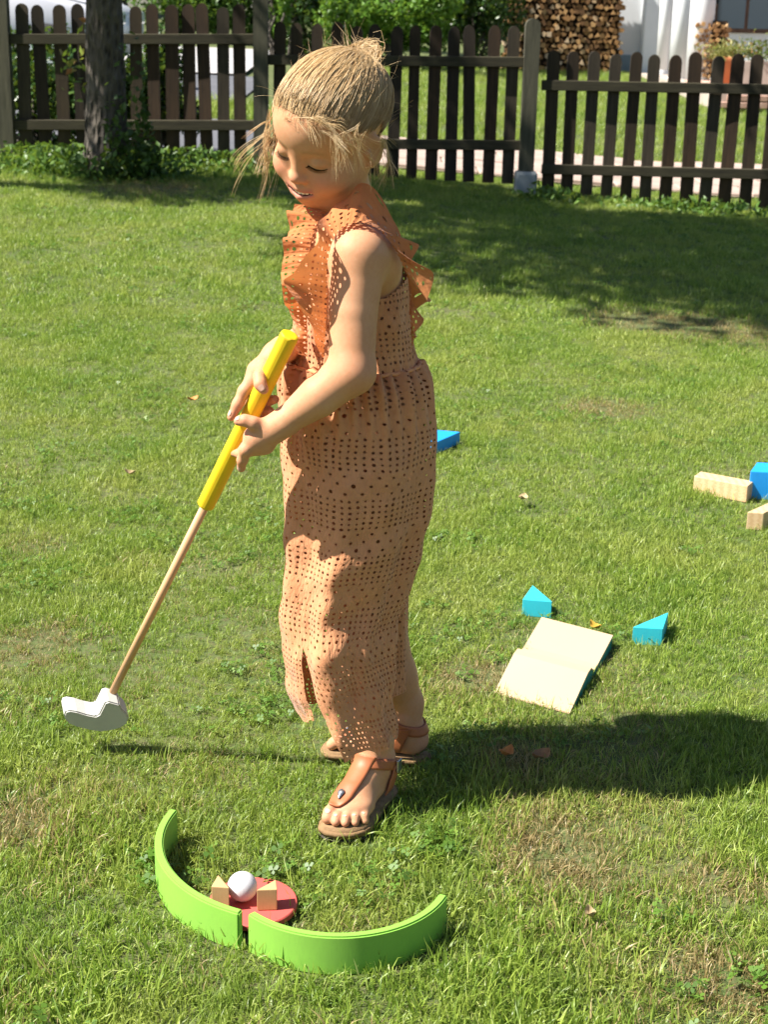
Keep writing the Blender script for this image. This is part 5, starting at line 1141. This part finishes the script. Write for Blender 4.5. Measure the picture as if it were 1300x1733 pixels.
DRY = [(*gt(950, 1445)[:2], .11, 1.0), (*gt(60, 1090)[:2], .14, .8), (*gt(1025, 695)[:2], .16, .9), (*gt(1075, 545)[:2], .3, .6), (*gt(1230, 560)[:2], .35, .55), (*gt(1180, 1640)[:2], .05, .9), (*gt(1230, 1500)[:2], .08, .7), (*gt(790, 1145)[:2], .09, .8), (*gt(60, 930)[:2], .1, .5), (*gt(860, 1290)[:2], .07, .5), (*gt(260, 320)[:2], .5, .6), (*gt(1260, 1690)[:2], .08, .7), (*gt(30, 1400)[:2], .08, .5)]
def dryness(P):
    d = .24 * np.clip((vnoise(P, 3.1, 3) * .6 + vnoise(P, 9.0, 4) * .4 - .45) * 4, 0, 1) * np.clip(1.4 - P[:, 1] / 6, .35, 1)
    for x, y, r, a in DRY: d += a * np.exp(-((P[:, 0] - x) ** 2 + ((P[:, 1] - y)) ** 2) / (2 * (r * .6) ** 2)) * (.5 + .8 * vnoise(P, 22, 5))
    return np.clip(d, 0, 1)
def field(y0, y1, dens, margin, xr=None):
    ym = y1; hw = lambda y: .26 * y + margin
    A_ = (hw(y0) + hw(y1)) * (y1 - y0); n = int(A_ * dens)
    y = rng.uniform(y0, y1, int(n * 1.6)); x = rng.uniform(-1, 1, len(y)) * hw(y1); k = np.abs(x) < hw(y); x, y = x[k][:n], y[k][:n]
    return np.stack([x, y], 1)
TU = [tuft('grass_tuft', 19, .016, .044, .015, .0023, 50, 1.1), tuft('grass_tuft', 19, .012, .038, .017, .0021, 51, 1.6), tuft('grass_tuft', 12, .025, .060, .012, .0026, 52, .9), tuft('grass_tuft', 15, .016, .04, .016, .0031, 53, 1.4)]
CL = [clover('clover_patch', 9, 60), clover('clover_patch', 7, 61)]
k = 0
for y0, y1, dens, sc, mg in [(1.05, 1.75, 7200, .92, .7), (1.75, 2.3, 8600, .76, .7), (2.3, 3.6, 9000, .57, .8), (3.6, 6, 5200, .60, 1.1), (6, 11.4, 1800, .85, 2.2)]:
    P = field(y0, y1, dens, mg); P = P[allowed(P)]; dv = dryness(P)
    keep = rng.uniform(0, 1, len(P)) > .30 * np.clip(vnoise(P, 7, 8) * 2.6 - 1.3, 0, 1) + .35 * dv; P = P[keep]; dv = dv[keep]
    s = sc * rng.uniform(.65, 1.25, len(P)) * (.62 + .6 * vnoise(P, 5, 9) + .25 * vnoise(P, 13, 19)) * (1 - .3 * dv)
    which = np.where(rng.uniform(0, 1, len(P)) < .14, 2, rng.choice([0, 1, 3], len(P)))
    Z = H(P[:, 0], P[:, 1]); P3 = np.column_stack([P, Z])
    for w in range(4):
        m_ = which == w; scatter('grass', TU[w], P3[m_], s[m_], dv[m_], 70 + k); k += 1
    # clover and small broad leaves in patches
    P = field(y0, y1, dens * .06, mg); P = P[allowed(P)]; P = P[vnoise(P, 4.2, 21) * .6 + vnoise(P, 11, 22) * .4 > .62]
    scatter('clover', CL[k % 2], np.column_stack([P, H(P[:, 0], P[:, 1])]), sc * rng.uniform(.7, 1.1, len(P)), np.zeros(len(P)), 90 + k, .12)
# neighbour's lawn
n = 15000; P = np.stack([rng.uniform(-.9, 7.5, n), rng.uniform(14.0, 28, n)], 1); P = P[~((P[:, 0] > 3.9) & (P[:, 1] > 19.5))]
P = P[(P[:, 1] < 26.2)]
scatter('grass', TU[2], np.column_stack([P, H(P[:, 0], P[:, 1])]), rng.uniform(1.4, 2.4, len(P)), dryness(P) * .4, 140)
n = 900; P = np.stack([rng.uniform(-5, -1.0, n), rng.uniform(14.6, 16.4, n)], 1)
scatter('grass', TU[2], np.column_stack([P, H(P[:, 0], P[:, 1])]), rng.uniform(2, 3.4, len(P)), np.zeros(len(P)), 141)
